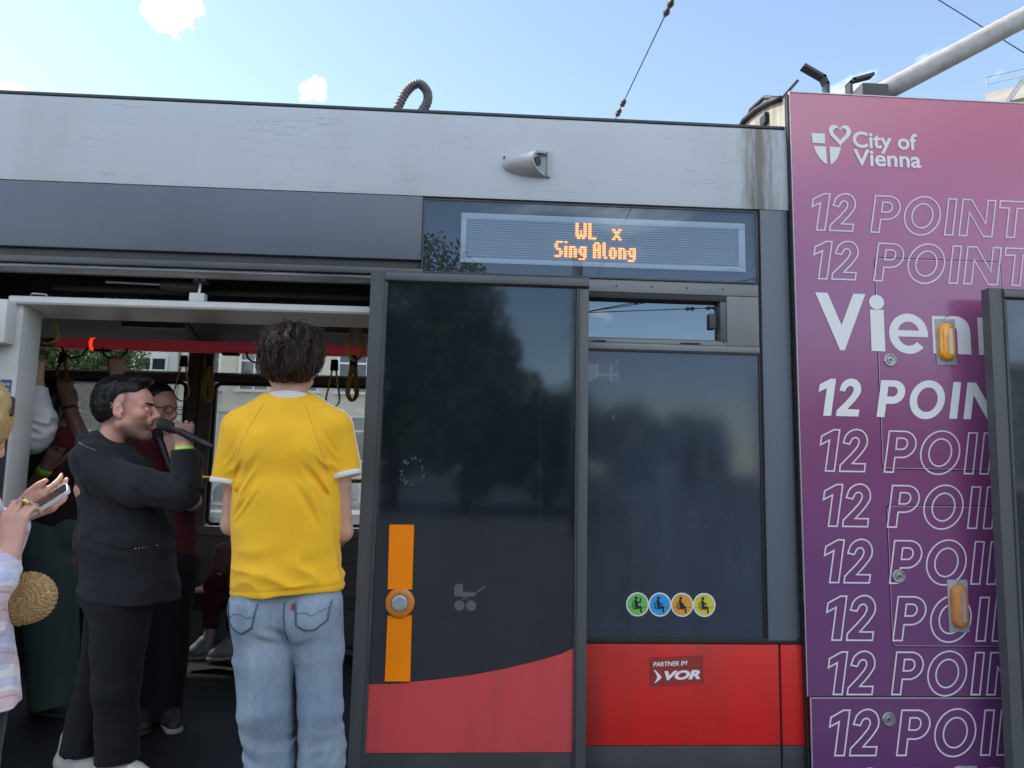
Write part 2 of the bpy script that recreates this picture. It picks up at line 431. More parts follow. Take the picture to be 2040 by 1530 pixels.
class SDF:
    """list of shapes joined by smooth unions; mesh() gives one surface"""
    def __init__(s): s.p = []
    def cone(s, a, b, ra, rb=None, k=.02, op='+', flat=None):
        """tapered round limb; flat=(dir, factor) squeezes it along dir"""
        rb = ra if rb is None else rb
        s.p.append(('c', np.array(a, float), np.array(b, float), ra, rb, k, op, flat)); return s
    def cap(s, a, b, ra, rb, k=.02, flat=None, nrm_=None):
        """limb of cloth with a flat open end at b"""
        s.p.append(('C', np.array(a, float), np.array(b, float), ra, rb, k, '+', flat, nrm_)); return s
    def chain(s, pts, rad, k=.02, flat=None):
        for i in range(len(pts) - 1): s.cone(pts[i], pts[i + 1], rad[i], rad[i + 1], k, '+', flat)
        return s
    def ell(s, c, r, k=.02, op='+', M=None):
        s.p.append(('e', np.array(c, float), np.array(r, float), None if M is None else np.array(M, float), 0, k, op, None)); return s
    def box(s, c, hf, rd, k=.01, op='+', M=None):
        s.p.append(('b', np.array(c, float), np.array(hf, float), None if M is None else np.array(M, float), rd, k, op, None)); return s
    def cut(s, pt, nrm, k=.01):
        """remove everything on the side the normal points to"""
        n = np.array(nrm, float); n /= np.linalg.norm(n)
        s.p.append(('h', np.array(pt, float), n, 0, 0, k, '&', None)); return s
    def bounds(s):
        lo = np.full(3, 9e9); hi = -lo
        for q in s.p:
            if q[6] != '+': continue
            a, b = s.pb(q); lo = np.minimum(lo, a); hi = np.maximum(hi, b)
        return lo, hi
    def pb(s, q):
        if q[0] in 'cC':
            r = max(q[3], q[4]); 
            if q[7]: r *= max(1, q[7][1])
            return np.minimum(q[1], q[2]) - r, np.maximum(q[1], q[2]) + r
        r = np.max(q[2]) * (1.0 if q[0] == 'e' else 1.75) + (q[4] if q[0] == 'b' else 0)
        if q[3] is None: rv = q[2] + (q[4] if q[0] == 'b' else 0); return q[1] - rv, q[1] + rv
        return q[1] - r, q[1] + r
    def ev(s, q, P):
        if q[0] in 'cC':
            _, a, b, ra, rb, k, op, flat = q[:8]
            P0 = P
            if q[0] == 'C':
                b0 = b; dd = (b - a) / np.linalg.norm(b - a); pl = dd if q[8] is None else np.array(q[8], float) / np.linalg.norm(q[8])
                ext = rb * 2.5; rb = rb + (rb - ra) * ext / np.linalg.norm(b - a); b = b + dd * ext
            if flat:
                dv = np.array(flat[0], float); dv /= np.linalg.norm(dv); f = flat[1]
                def sq(X): return X + (X @ dv)[..., None] * (1 / f - 1) * dv
                P = sq(P); a = sq(a); b = sq(b)
            ab = b - a; L = ab @ ab + 1e-12
            t = np.clip((P - a) @ ab / L, 0, 1)
            d = np.linalg.norm(P - a - t[..., None] * ab, axis=-1) - (ra + (rb - ra) * t)
            d = d * (min(1, flat[1]) if flat else 1)
            if q[0] == 'C': d = -smin(-d, -((P0 - b0) @ pl), .006)
            return d
        if q[0] == 'h': return (P - q[1]) @ q[2]
        X = P - q[1]
        if q[3] is not None: X = X @ q[3].T
        if q[0] == 'e':
            r = q[2]; k0 = np.linalg.norm(X / r, axis=-1); k1 = np.linalg.norm(X / (r * r), axis=-1) + 1e-9
            return k0 * (k0 - 1) / k1
        a = np.abs(X) - (q[2]); 
        return np.linalg.norm(np.maximum(a, 0), axis=-1) + np.minimum(a.max(-1), 0) - q[4]
    def mesh(s, h=.008, fold=None, lo=None, hi=None, smooth=1):
        l, u = s.bounds(); l = l - .03; u = u + .03
        if lo is not None: l = np.maximum(l, lo)
        if hi is not None: u = np.minimum(u, hi)
        n = np.ceil((u - l) / h).astype(int) + 1
        ax = [(l[i] + np.arange(n[i]) * h).astype(np.float32) for i in range(3)]
        D = np.full(n, .2, np.float32)
        for q in s.p:
            if q[0] == 'h': i0 = np.zeros(3, int); i1 = n
            else:
                a, b = s.pb(q); mg = q[5] + .035
                i0 = np.clip(np.floor((a - mg - l) / h).astype(int), 0, n); i1 = np.clip(np.ceil((b + mg - l) / h).astype(int) + 1, 0, n)
                if np.any(i1 <= i0): continue
            sl = tuple(slice(i0[i], i1[i]) for i in range(3))
            G = np.stack(np.meshgrid(*[ax[i][sl[i]] for i in range(3)], indexing='ij'), -1)
            d = s.ev(q, G).astype(np.float32)
            if q[6] == '+': D[sl] = smin(D[sl], d, q[5])
            elif q[6] == '-': D[sl] = -smin(-D[sl], d, q[5])
            else: D[sl] = -smin(-D[sl], -d, q[5])
        if fold is not None:
            m = np.abs(D) < .045
            ii = np.argwhere(m)
            P = (l + ii * h).astype(np.float32)
            D[m] += fold(P).astype(np.float32)
        V, F = surface_nets(D, l, h)
        for _ in range(smooth): V = lap(V, F, .5)
        return V, F
def lap(V, F, w):
    acc = np.zeros_like(V); num = np.zeros(len(V))
    for a, b in ((0, 1), (1, 2), (2, 3), (3, 0)):
        for i, j in ((a, b), (b, a)):
            np.add.at(acc, F[:, i], V[F[:, j]]); np.add.at(num, F[:, i], 1)
    return V * (1 - w) + w * acc / np.maximum(num, 1)[:, None]
def sobj(name, sdf, m, parent, h=.008, fold=None, mats=None, pick=None, smooth=1, xf=None, attr=None):
    V, F = sdf.mesh(h, fold, smooth=smooth)
    mi = None
    if pick is not None: mi = pick(V[F].mean(1))
    if xf is not None: V = V @ np.array(xf)[:3, :3].T + np.array(xf)[:3, 3]
    o = pobj(name, V, F, m, parent, True, mats, mi)
    if attr is not None:
        for nm, fn in attr.items():
            at = o.data.attributes.new(nm, 'FLOAT', 'POINT'); at.data.foreach_set('value', fn(V).astype(np.float32))
    return o
def nrm(v):
    v = np.array(v, float); return v / (np.linalg.norm(v) + 1e-12)
def lerp(a, b, t): return np.array(a, float) * (1 - t) + np.array(b, float) * t

def hand(S, wrist, d, back, side, curl=(.3, .35, .4, .45), thumb=(.6, .35), sc=1.0, spread=.06, thumb_dir=None):
    """hand added to the field S: d = wrist to knuckles, back = out of the back of the hand, side=+1/-1 thumb side along d x back.
       curl = bend per joint (radians) of index..little, thumb = (opening angle, bend)"""
    d = nrm(d); back = nrm(np.array(back, float) - d * (np.array(back, float) @ d)); s = np.cross(d, back) * side
    W = np.array(wrist, float); L = .088 * sc
    K = W + d * L
    S.cone(W - d * .02 * sc, W + d * .03 * sc, .026 * sc, .026 * sc, .012 * sc, flat=(back, .75))
    for o, r0, r1 in ((.028, .014, .0125), (.010, .015, .013), (-.010, .0145, .0125), (-.027, .0135, .0115)):
        S.cone(W + d * .012 * sc + s * o * .6 * sc, K + s * o * sc - d * .002, r0 * sc, r1 * sc, .009 * sc)
    lens = ((.042, .025, .020), (.046, .029, .021), (.043, .027, .021), (.034, .020, .018))
    for i, o in enumerate((.028, .010, -.010, -.027)):
        p = K + s * o * sc; a = 0.0
        c = curl[i]; c = c if isinstance(c, (tuple, list)) else (c, c * 1.2, c * .9)
        rr = (.0090, .0080, .0071, .0058) if i < 3 else (.0078, .0070, .0062, .0052)
        fan = (1.5 - i) * spread
        for j in range(3):
            a += c[j]
            dj = d * cos(a) - back * sin(a); dj = nrm(dj + s * fan)
            q = p + dj * lens[i][j] * sc
            S.cone(p, q, rr[j] * sc, rr[j + 1] * sc, .003 * sc); p = q
    T0 = W + d * .022 * sc + s * .022 * sc - back * .006 * sc
    if thumb_dir is None:
        t1 = nrm(d * cos(thumb[0]) + s * sin(thumb[0]) - back * .35)
        t2 = nrm(t1 * cos(thumb[1]) + (d * .6 - s * .5 - back * .3) * sin(thumb[1]))
    else: t1 = nrm(thumb_dir[0]); t2 = nrm(thumb_dir[1])
    T1 = T0 + t1 * .042 * sc; T2 = T1 + t2 * .032 * sc; T3 = T2 + nrm(t2 + (d - s) * .1) * .024 * sc
    S.cone(T0, T1, .016 * sc, .0115 * sc, .010 * sc); S.cone(T1, T2, .0112 * sc, .0102 * sc, .003 * sc); S.cone(T2, T3, .0102 * sc, .0078 * sc, .003 * sc)
    return K

def head(S, c, F, U, sc=1.0, mouth=0.0, jaw=1.0, nose=1.0, neck=None, male=1.0):
    """head added to S: c = centre at ear level, F = facing, U = up"""
    F = nrm(F); U = nrm(np.array(U, float) - F * (np.array(U, float) @ F)); X = np.cross(F, U)
    M = np.stack([F, X, U])
    c = np.array(c, float)
    def P(f, x, u): return c + (F * f + X * x + U * u) * sc
    def R(*r): return np.array(r) * sc
    S.ell(P(-.016, 0, .045), R(.100, .078, .086), .02, M=M)
    S.ell(P(-.040, 0, .02), R(.075, .072, .07), .02, M=M)
    S.ell(P(.032, 0, -.025), R(.062, .060, .082), .025, M=M)
    S.ell(P(.050, 0, .045), R(.048, .056, .045), .02, M=M)
    for x in (-1, 1):
        S.cone(P(.002, x * .052, -.055), P(.070, x * .016, -.098 * jaw), .024 * sc, .020 * sc, .02)
        S.cone(P(.088, x * .012, .025), P(.072, x * .046, .022), .013 * sc, .012 * sc, .014)
        S.ell(P(.066, x * .044, -.016), R(.022, .020, .018), .02, M=M)
        S.cone(P(.108, x * .004, -.026), P(.103, x * .0135, -.030), .009 * sc, .0085 * sc, .006)
        S.ell(P(.094, x * .033, .004), R(.016, .017, .012), .012, '-', M=M)
        S.ell(P(.078, x * .032, .003), R(.0145, .0155, .0125), .004, M=M)
        S.ell(P(-.004, x * .080, -.006), R(.019, .009, .027), .004, M=M); S.ell(P(.004, x * .077, -.030), R(.009, .007, .010), .006, M=M)
        S.ell(P(.001, x * .089, -.002), R(.0115, .009, .018), .002, '-', M=M); S.ell(P(.012, x * .080, -.008), R(.006, .007, .008), .003, M=M)
    S.ell(P(.082, 0, -.104 * jaw), R(.018, .021, .017), .02, M=M)
    S.cone(P(.094, 0, .022), P(.119, 0, -.020), .0085 * sc, .0118 * sc * nose, .012)
    S.ell(P(.093, 0, -.047), R(.014, .024, .014), .012, M=M)
    g = mouth
    S.cone(P(.099, -.016, -.057 + .004 * g), P(.099, .016, -.057 + .004 * g), .0058 * sc, .0058 * sc, .006)
    S.cone(P(.096 - .006 * g, -.014, -.072 - .016 * g), P(.096 - .006 * g, .014, -.072 - .016 * g), .0068 * sc, .0068 * sc, .006)
    if g: S.ell(P(.096, 0, -.064 - .007 * g), R(.020, .019, .0045 + .0065 * g), .003, '-', M=M)
    if neck is not None:
        S.cone(P(-.022, 0, -.045), neck, .052 * sc * male, .058 * sc * male, .03)
    return P, M
def strands(pts_list, rad, m, name, parent, sides=3):
    """many tapered hair locks joined into one mesh"""
    V = []; Fc = []; tone = []; rt = np.random.RandomState(len(pts_list))
    for pts, r in pts_list:
        tv = rt.rand()
        P = np.asarray(pts, float); n = len(P)
        T = np.gradient(P, axis=0); T /= np.linalg.norm(T, axis=1)[:, None] + 1e-9
        up = np.array([.3, .2, .9]); u = np.cross(T, up); u /= np.linalg.norm(u, axis=1)[:, None] + 1e-9; w = np.cross(T, u)
        o = len(V)
        for i in range(n):
            t = i / (n - 1); rr = r * (1 - .85 * t ** 2.0) * (.55 + .45 * min(1, t * 4))
            for k in range(sides):
                a = 2 * pi * k / sides; V.append(P[i] + (u[i] * cos(a) + w[i] * sin(a) * .55) * rr); tone.append(tv)
        for i in range(n - 1):
            for k in range(sides):
                a = o + i * sides + k; b = o + i * sides + (k + 1) % sides; Fc.append((a, b, b + sides, a + sides))
    o = pobj(name, V, np.array(Fc), m, parent, True)
    at = o.data.attributes.new('tone', 'FLOAT', 'POINT'); at.data.foreach_set('value', np.array(tone, np.float32)); return o

# ---------------------------------------------------------------- the setting: ground, platform, houses, trees, cars, masts
random.seed(11); RNG = np.random.RandomState(11)
A = NT('asphalt'); _o = A.obj()
_c = A.ramp(A.noise(_o, 1.3, 6), [(.3, (.040, .041, .043)), (.7, (.062, .062, .063))])
_c = A.mix(.35, _c, A.ramp(A.noise(_o, 60, 2), [(.3, (.02, .02, .02)), (.75, (.11, .11, .11))]))
A.l(_c, A.b.inputs['Base Color']); A.b.inputs['Roughness'].default_value = .85; A.bump(A.noise(_o, 90, 3), .4, .006)
road = pobj('road', [(-400, -400, 0), (400, -400, 0), (400, 400, 0), (-400, 400, 0)], [(0, 1, 2, 3)], MATS['asphalt'])
tag(road, kind='structure')
# raised tram platform on the photographer's side
M_slab = mat('platform_paving', (.075, .073, .07), .85, var=.16, vscale=3, bump=.25, bscale=80)
platform = MB().box(-40, 40, -16.0, -.22, -.05, .12, .012).build('platform', M_slab, auto=35)
tag(platform, kind='structure')
# far pavement in front of the houses
pav = MB().box(-60, 40, 17.5, 23.9, -.05, .13, .01).build('pavement', mat('far_paving', (.30, .29, .28), .85, var=.12, vscale=1.5))
tag(pav, kind='structure')

# --- houses
M_cream = mat('cream_render', (.62, .56, .45), .85, var=.08, vscale=.8, bump=.1, bscale=20)
M_white = mat('white_render', (.74, .73, .70), .85, var=.06, vscale=.8)
M_beige = mat('beige_render', (.60, .55, .50), .85, var=.07, vscale=.6)
M_grey_r = mat('grey_render', (.40, .41, .42), .85, var=.07, vscale=.6)
M_stone = mat('trim_stone', (.66, .62, .54), .8, var=.08, vscale=2)
M_roof = mat('roof_tile', (.20, .10, .075), .8, var=.2, vscale=3)
M_pane = mat('house_pane', (.03, .035, .04), .08, spec=.8)
M_wfr = mat('house_window_frame', (.72, .71, .68), .5)
def house(name, label, org, ux, w, dep, h, floors, bays, mwall, roof=2.0, ground=1.1, group=None, flat=False):
    """org = left front corner, ux = unit vector along the front (front faces -n)"""
    u = Vector((ux[0], ux[1], 0)).normalized(); n = Vector((-u.y, u.x, 0))
    T = lambda a, b, z: Vector(org) + u * a + n * b + Vector((0, 0, z))
    root = empty(name, org, label, 'building', group)
    def P(nm, m, boxes):
        mb = MB()
        for a0, a1, b0, b1, z0, z1 in boxes:
            v = [T(a, b, z) for z in (z0, z1) for b in (b0, b1) for a in (a0, a1)]
            mb.add(v, [(0, 2, 3, 1), (4, 5, 7, 6), (0, 1, 5, 4), (2, 6, 7, 3), (0, 4, 6, 2), (1, 3, 7, 5)])
        return mb.build(nm, m, root)
    P('wall', mwall, [(0, w, 0, dep, 0, h)])
    P('plinth', M_stone, [(-.05, w + .05, -.06, 0, 0, ground)])
    P('cornice', M_stone, [(-.15, w + .15, -.28, 0, h - .35, h), (-.05, w + .05, -.1, 0, h * .36, h * .36 + .22)])
    if flat:
        P('parapet', mwall, [(-.1, w + .1, -.1, .25, h + .002, h + .5)])
    else:
        mb = MB(); v = [T(-.4, -.4, h + .002), T(w + .4, -.4, h + .002), T(w + .4, dep + .4, h + .002), T(-.4, dep + .4, h + .002), T(-.4, dep / 2, h + roof), T(w + .4, dep / 2, h + roof)]
        mb.add(v, [(0, 1, 5, 4), (2, 3, 4, 5), (0, 4, 3), (1, 2, 5), (0, 3, 2, 1)]); mb.build('roof', M_roof, root)
    fh = (h - .6 - ground) / floors; bw = w / bays
    for j in range(floors):
        for i in range(bays):
            a = (i + .5) * bw; z0 = ground + j * fh + fh * .22; ww = min(.62, bw * .27); zz = z0 + fh * .62
            wn = P('window', M_wfr, [(a - ww - .1, a - ww, -.07, 0, z0, zz), (a + ww, a + ww + .1, -.07, 0, z0, zz), (a - ww - .1, a + ww + .1, -.07, 0, zz, zz + .12), (a - .04, a + .04, -.06, 0, z0, zz), (a - ww, a + ww, -.055, 0, z0 + (zz - z0) * .66, z0 + (zz - z0) * .66 + .07), (a - ww - .18, a + ww + .18, -.16, 0, z0 - .1, z0)])
            g = P('pane', M_pane, [(a - ww, a + ww, -.02, -.004, z0, zz)])
            off = Vector(org); g.parent = wn; g.location = (0, 0, 0)
            for q in g.data.vertices: pass
    return root
house('town_house', 'cream town house with rows of tall windows behind the yellow shirt', (-10.6, 24, 0), (1, 0), 12.5, 9, 9.2, 3, 7, M_cream, 2.4)
house('town_house', 'white rendered house left of the cream one, beyond the trees', (-24.5, 25, 0), (1, 0), 13.4, 9, 8.6, 3, 7, M_white, 2.2)
house('town_house', 'beige house on the far side of the street, seen through the tram window', (2.6, 24.5, 0), (1, 0), 13, 9, 9.0, 3, 7, M_beige, 2.4)
def roof_house():
    r = house('office_building', 'tall pale building with a railed roof edge above the pink panel', (30.1, 36.05, 0), (.8, -.6), 14, 12, 23.5, 6, 6, M_beige, flat=True)
    u = Vector((.8, -.6, 0)); n = Vector((.6, .8, 0)); mb = MB()
    O = Vector((30.1, 36.05, 24.0))
    for i in range(8): mb.tube([O + u * i * 2, O + u * i * 2 + Vector((0, 0, 1.0))], .03, 6)
    mb.tube([O + Vector((0, 0, 1.0)), O + u * 14 + Vector((0, 0, 1.0))], .03, 6); mb.tube([O + Vector((0, 0, .55)), O + u * 14 + Vector((0, 0, .55))], .02, 6)
    mb.build('railing', mat('rail_steel', (.45, .46, .47), .4, .8), r)
roof_house()
house('office_building', 'long flat-roofed block across the square, mirrored in the right-hand door leaf', (78, -70, 0), (-1, 0), 44, 12, 13, 4, 14, M_grey_r, flat=True)
# --- trees
M_bark = mat('bark', (.085, .068, .052), .95, var=.3, vscale=14, bump=.8, bscale=25, stretch=(1, 1, .3))
LG = NT('leaf_green'); LG.b.inputs['Roughness'].default_value = .55
_gi = LG.n('ObjectInfo'); _o = LG.obj()
LG.l(LG.ramp(LG.noise(_o, 2.2, 4), [(.3, (.045, .085, .020)), (.55, (.075, .13, .030)), (.8, (.12, .17, .045))]), LG.b.inputs['Base Color'])
LG.b.inputs['Transmission Weight'].default_value = 0.0
LG.b.inputs['Subsurface Weight'].default_value = 0.0
def crown_mesh(seed, rx, rz, nclump, nleaf, size):
    r = np.random.RandomState(seed); V = []; 
    cl = []
    for i in range(nclump):
        d = r.normal(size=3); d /= np.linalg.norm(d); q = r.uniform(.45, 1.0) ** .6
        cl.append((d * (rx, rx, rz) * q, r.uniform(.22, .40) * rx))
    per = nleaf // nclump
    for c, cr in cl:
        d = r.normal(size=(per, 3)); d /= np.linalg.norm(d, axis=1)[:, None]
        p = c + d * (r.uniform(.3, 1, (per, 1)) ** .5) * cr
        a = r.normal(size=(per, 3)); a /= np.linalg.norm(a, axis=1)[:, None]
        b = np.cross(a, r.normal(size=(per, 3))); b /= np.linalg.norm(b, axis=1)[:, None]
        s = size * r.uniform(.6, 1.3, (per, 1))
        V.append(np.stack([p - a * s, p + b * s * .55, p + a * s, p - b * s * .55], 1))
    V = np.concatenate(V).reshape(-1, 3); F = np.arange(len(V)).reshape(-1, 4)
    return V, F, cl
CR = [crown_mesh(1, 2.6, 2.5, 90, 30000, .075), crown_mesh(2, 2.3, 3.0, 80, 30000, .075)]
_cm = []
for k, (V, F, cl) in enumerate(CR):
    o = pobj('crown', V, F, MATS['leaf_green']); _cm.append((o.data, cl)); bpy.data.objects.remove(o)
def tree(label, x, y, h, kind, sc, group):
    root = empty('tree', (x, y, 0), label, 'tree', group)
    me, cl = _cm[kind]
    top = h
    r = random.Random(int(abs(x * 31 + y * 7)))
    cz = top - (2.5, 3.0)[kind] * sc
    mb = MB(); th = cz - .8 * sc
    mb.tube([(x, y, -.05), (x + .03, y, .5), (x + .08, y + .05, th * .6), (x, y, th), (x, y, cz + .8 * sc)], [.24 * sc, .19 * sc, .16 * sc, .13 * sc, .04], 10)
    for c, cr in cl[::4]:
        e = Vector((x, y, cz)) + Vector(c) * sc * .9; s0 = Vector((x, y, th * r.uniform(.75, 1.0)))
        m_ = s0.lerp(e, .5) + Vector((0, 0, .2)); mb.tube([s0, m_, e], [.07 * sc, .045 * sc, .015], 6)
    mb.build('trunk', M_bark, root, smooth=True)
    c = bpy.data.objects.new('crown', me); link(c, root); c.location = (0, 0, cz); c.scale = (sc,) * 3; c.rotation_euler = (0, 0, r.uniform(0, 6))
    return root
g = 'street trees beyond the tram'
tree('leafy green tree seen through the leftmost upper tram window', -13.6, 17.0, 7.6, 0, 1.1, g)
tree('leafy tree farther left beyond the tram, beside the white house', -18.2, 18.2, 7.4, 1, 1.1, g)
tree('smaller leafy tree in front of the white house corner', -12.0, 21.4, 6.2, 1, .62, g)
g = 'trees mirrored in the door glass'
tree('tall dark tree mirrored at the top left of the door glass', -2.6, -22, 8.9, 0, 1.35, g)
tree('broad tree mirrored in the middle of the door glass, right of the tall one', -.1, -21, 6.3, 1, .95, g)
tree('tree behind the photographer, far left of the mirrored group', -6.8, -22.5, 8.2, 1, 1.2, g)
tree('low round tree mirrored at the foot of the mast', 3.0, -25, 4.2, 0, .75, g)
g = 'distant trees across the square'
ORD = 'first second third fourth fifth sixth seventh eighth ninth tenth eleventh twelfth thirteenth'.split()
for i, x in enumerate((-34, -27, -20, -12, -6, 1, 7, 13, 19, 26, 33, 41, 50)):
    tree(ORD[i] + ' distant tree from the left in the row mirrored across the square', x, -52 - (i % 3) * 3, 6.2 + (i * 7 % 4) * .6, i % 2, 1.15, g)
# --- cars parked beyond the tram
M_tyre = mat('tyre_rubber', (.02, .02, .02), .8)
M_rim = mat('rim_alloy', (.5, .5, .52), .3, .8)
M_cglass = mat('car_glass', (.02, .025, .03), .05, spec=.8)
M_hl = mat('headlight_lens', (.75, .75, .75), .1, spec=.8)
def car(label, x, y, mcol, flip=1):
    root = empty('parked_car', (x, y, 0), label, 'car', 'cars parked beyond the tram')
    prof = [(-2.05, .32), (-2.08, .62), (-1.95, .82), (-1.35, .92), (-.75, 1.38), (-.3, 1.46), (.75, 1.44), (1.45, 1.05), (1.98, .95), (2.06, .62), (2.02, .32)]
    n = len(prof); mb = MB(); rings = []
    for b, ins in ((-.86, .0), (-.80, .03), (.80, .03), (.86, .0)):
        pass
    def sec(b, k): return [(x + flip * (px * (1 - .01 * k)), y + b * (1 - max(0, (pz - .85)) * .28), pz) for px, pz in prof]
    A_, B_ = sec(-.85, 0), sec(.85, 0)
    mb.add(A_ + B_, [tuple(range(n)), tuple(range(2 * n - 1, n - 1, -1))] + [(i, i + n, (i + 1) % n + n, (i + 1) % n) for i in range(n)])
    body = mb.build('body', mcol, root)
    for b in (-1, 1):
        gl = MB(); q = [(-1.22, .95), (-.68, 1.33), (-.28, 1.40), (.68, 1.38), (1.2, 1.04), (1.1, .95)]
        gl.add([(x + flip * px, y + b * (.85 * (1 - max(0, pz - .85) * .28) + .006), pz) for px, pz in q], [tuple(range(6))]); gl.build('side_window', M_cglass, root)
        for wx in (-1.28, 1.30):
            w = MB().lathe((x + flip * wx, y + b * .70, .31), [(.20, -.09), (.30, -.09), (.31, 0), (.30, .09), (.20, .09)], 20).build('wheel', M_tyre, root, auto=40)
            MB().lathe((x + flip * wx, y + b * .79 + (b - 1) * 0, .31), [(.03, -.012), (.19, -.01), (.19, .012), (.03, .014)], 16).build('rim', M_rim, w)
        MB().box(x + flip * -2.07 - .02, x + flip * -2.07 + .05, y + b * .6 - .16, y + b * .6 + .16, .60, .74, .01).build('headlight', M_hl, root)
    return root
car('small white car parked across the street, seen through the side window', 5.6, 15.5, mat('white_car_paint', (.72, .72, .70), .25, coat=.5), -1)
car('dark grey car parked in front of the cream house', -5.6, 20.5, mat('grey_car_paint', (.10, .11, .12), .25, coat=.5))
car('silver car parked left of the dark grey one', -11.4, 20.5, mat('silver_car_paint', (.42, .43, .45), .3, .4, coat=.5))

# --- lamp mast and span wires behind the photographer (mirrored in the glass)
M_mast = mat('mast_paint', (.10, .11, .115), .5, var=.15, vscale=4)
M_wire = mat('wire_metal', (.10, .10, .105), .45, .6)
M_ins = mat('insulator', (.10, .085, .07), .4, var=.2, vscale=60)
mast = empty('catenary_mast', (2.22, -12, 0), 'dark mast mirrored at the right edge of the door glass', 'mast')
MB().tube([(2.22, -12, 0), (2.22, -12, 3), (2.22, -12, 5.95)], [.17, .15, .11], 16).build('pole', M_mast, mast, smooth=True)
MB().tube([(2.22, -12, 5.95), (2.22, -12, 6.03)], [.14, .05], 12).build('cap', M_mast, mast)
MB().box(2.0, 2.44, -12.22, -11.78, 0, .25, .02).build('base', M_mast, mast)
MB().tube([(2.22, -12, 4.74), (2.22, -12, 4.88)], .135, 14).build('wire_clamp', M_mast, mast)
def wire(label, a, b, sag=0.0, r=.007, name='span_wire', ins=(), group=None):
    a, b = Vector(a), Vector(b); N = 14
    pts = [a.lerp(b, i / N) - Vector((0, 0, sag * 4 * (i / N) * (1 - i / N))) for i in range(N + 1)]
    root = empty(name, a, label, 'wire', group)
    MB().tube(pts, r, 6).build('cable', M_wire, root, smooth=True)
    for t, L in ins:
        c = a.lerp(b, t) - Vector((0, 0, sag * 4 * t * (1 - t))); d = (b - a).normalized()
        mb = MB(); st = []; rs = []
        for k in range(9):
            st.append(c + d * (k / 8 - .5) * L); rs.append((.016, .034, .050, .036, .022, .036, .050, .034, .016)[k])
        mb.tube(st, rs, 10); mb.build('insulator', M_ins, root, smooth=True)
    return root
g = 'span wires mirrored in the small top window'
for lab, e, t in (('upper span wire running right from the mirrored mast', (8, -12, 6.08), .29), ('middle span wire running right from the mirrored mast', (8.5, -12, 5.96), .353), ('lowest span wire running right from the mirrored mast', (9, -12, 5.27), .425)):
    wire(lab, (2.3, -12, 4.8), e, .0, .011, ins=((t, .28), (t - .07, .22)), group=g)
wire('thin wire mirrored slanting across the destination display', (1.9, -12, 4.1), (4.3, -12, 9.0), .0, .008)

# ---------------------------------------------------------------- the tram: materials
def grime_paint(name, col, rough, dirt, amt, scale=2.0, streak=True, stain=None, coat=0.0, spec=.5, scratch=0.0):
    g = NT(name); o = g.obj()
    base = g.mix(1.0, col, g.ramp(g.noise(o, .8, 5), [(.3, (.93, .93, .93)), (.7, (1.05, 1.05, 1.05))]), 'MULTIPLY')
    f = g.ramp(g.noise(o, scale, 8, .65, (1, 1, .18) if streak else None), [(.48, (0, 0, 0)), (.80, (amt,) * 3)])
    c = g.mix(f, base, dirt)
    if scratch:
        sc = g.ramp(g.noise(o, 9, 3, .5, (.35, 1, 6), 1.6), [(.625, (0, 0, 0)), (.645, (scratch,) * 3), (.665, (0, 0, 0))])
        msk = g.ramp(g.noise(o, 2.3, 2), [(.44, (0, 0, 0)), (.56, (1, 1, 1))])
        c = g.mix(g.mix(1.0, sc, msk, 'MULTIPLY'), c, tuple(v * .45 for v in col))
        sp = g.ramp(g.noise(o, 55, 2), [(.74, (0, 0, 0)), (.80, (scratch * .8,) * 3)])
        c = g.mix(sp, c, tuple(v * .5 for v in col))
    if stain:
        x, y, z = g.xyz(o)
        a = g.math('SUBTRACT', 1.0, g.math('MULTIPLY', g.math('ABSOLUTE', g.math('SUBTRACT', x, stain[0])), 1 / stain[1]))
        a = g.math('MAXIMUM', a, 0.0)
        n = g.noise(o, 16, 9, .7, (2.2, 1, .22))
        a = g.math('MULTIPLY', a, g.math('MULTIPLY', n, 2.0))
        c = g.mix(g.ramp(a, [(.40, (0, 0, 0)), (.95, (.9, .9, .9))]), c, stain[2])
    g.l(c, g.b.inputs['Base Color']); g.b.inputs['Roughness'].default_value = rough
    g.b.inputs['Specular IOR Level'].default_value = spec
    if coat: g.b.inputs['Coat Weight'].default_value = coat; g.b.inputs['Coat Roughness'].default_value = .08
    g.bump(g.noise(o, 3.0, 3, .5), .10, .006)
    return g.m
M_fascia = grime_paint('fascia_white_paint', (.50, .545, .60), .42, (.33, .32, .30), .38, 3.0, stain=(1.26, .17, (.13, .12, .095)), scratch=.75)
M_greyp = grime_paint('grey_blue_paint', (.115, .145, .185), .38, (.075, .085, .10), .5, 2.2, scratch=.4)
M_greyf = grime_paint('grey_window_surround', (.20, .215, .225), .42, (.12, .12, .115), .6, 3.0)
M_red = grime_paint('red_paint', (.68, .021, .021), .30, (.22, .035, .030), .75, 3.2, coat=.15)
M_redleaf = grime_paint('red_door_film', (.62, .062, .072), .45, (.36, .055, .06), .8, 6.0, scratch=.5)
M_skirt = mat('dark_skirt_paint', (.045, .047, .053), .55, var=.2, vscale=5)
M_rub = mat('black_rubber', (.016, .016, .018), .6, bump=.1, bscale=60)
M_alu = grime_paint('door_frame_aluminium', (.080, .087, .095), .36, (.05, .05, .05), .7, 6.0)
M_alu2 = mat('worn_aluminium', (.30, .31, .33), .4, .3, var=.4, vscale=9, stretch=(.3, 1, 6), bump=.2, bscale=40)
M_trimdark = mat('dark_trim', (.05, .054, .06), .5, var=.2, vscale=6)
M_ledback = mat('display_back', (.40, .48, .56), .6, var=.05, vscale=9)
M_ledbar = mat('display_bar', (.60, .68, .76), .5)
M_leddot = mat('unlit_led', (.72, .78, .80), .3)
M_led = mat('lit_led', (.9, .4, .08), .4, emit=((1.0, .26, .05), 1.25))
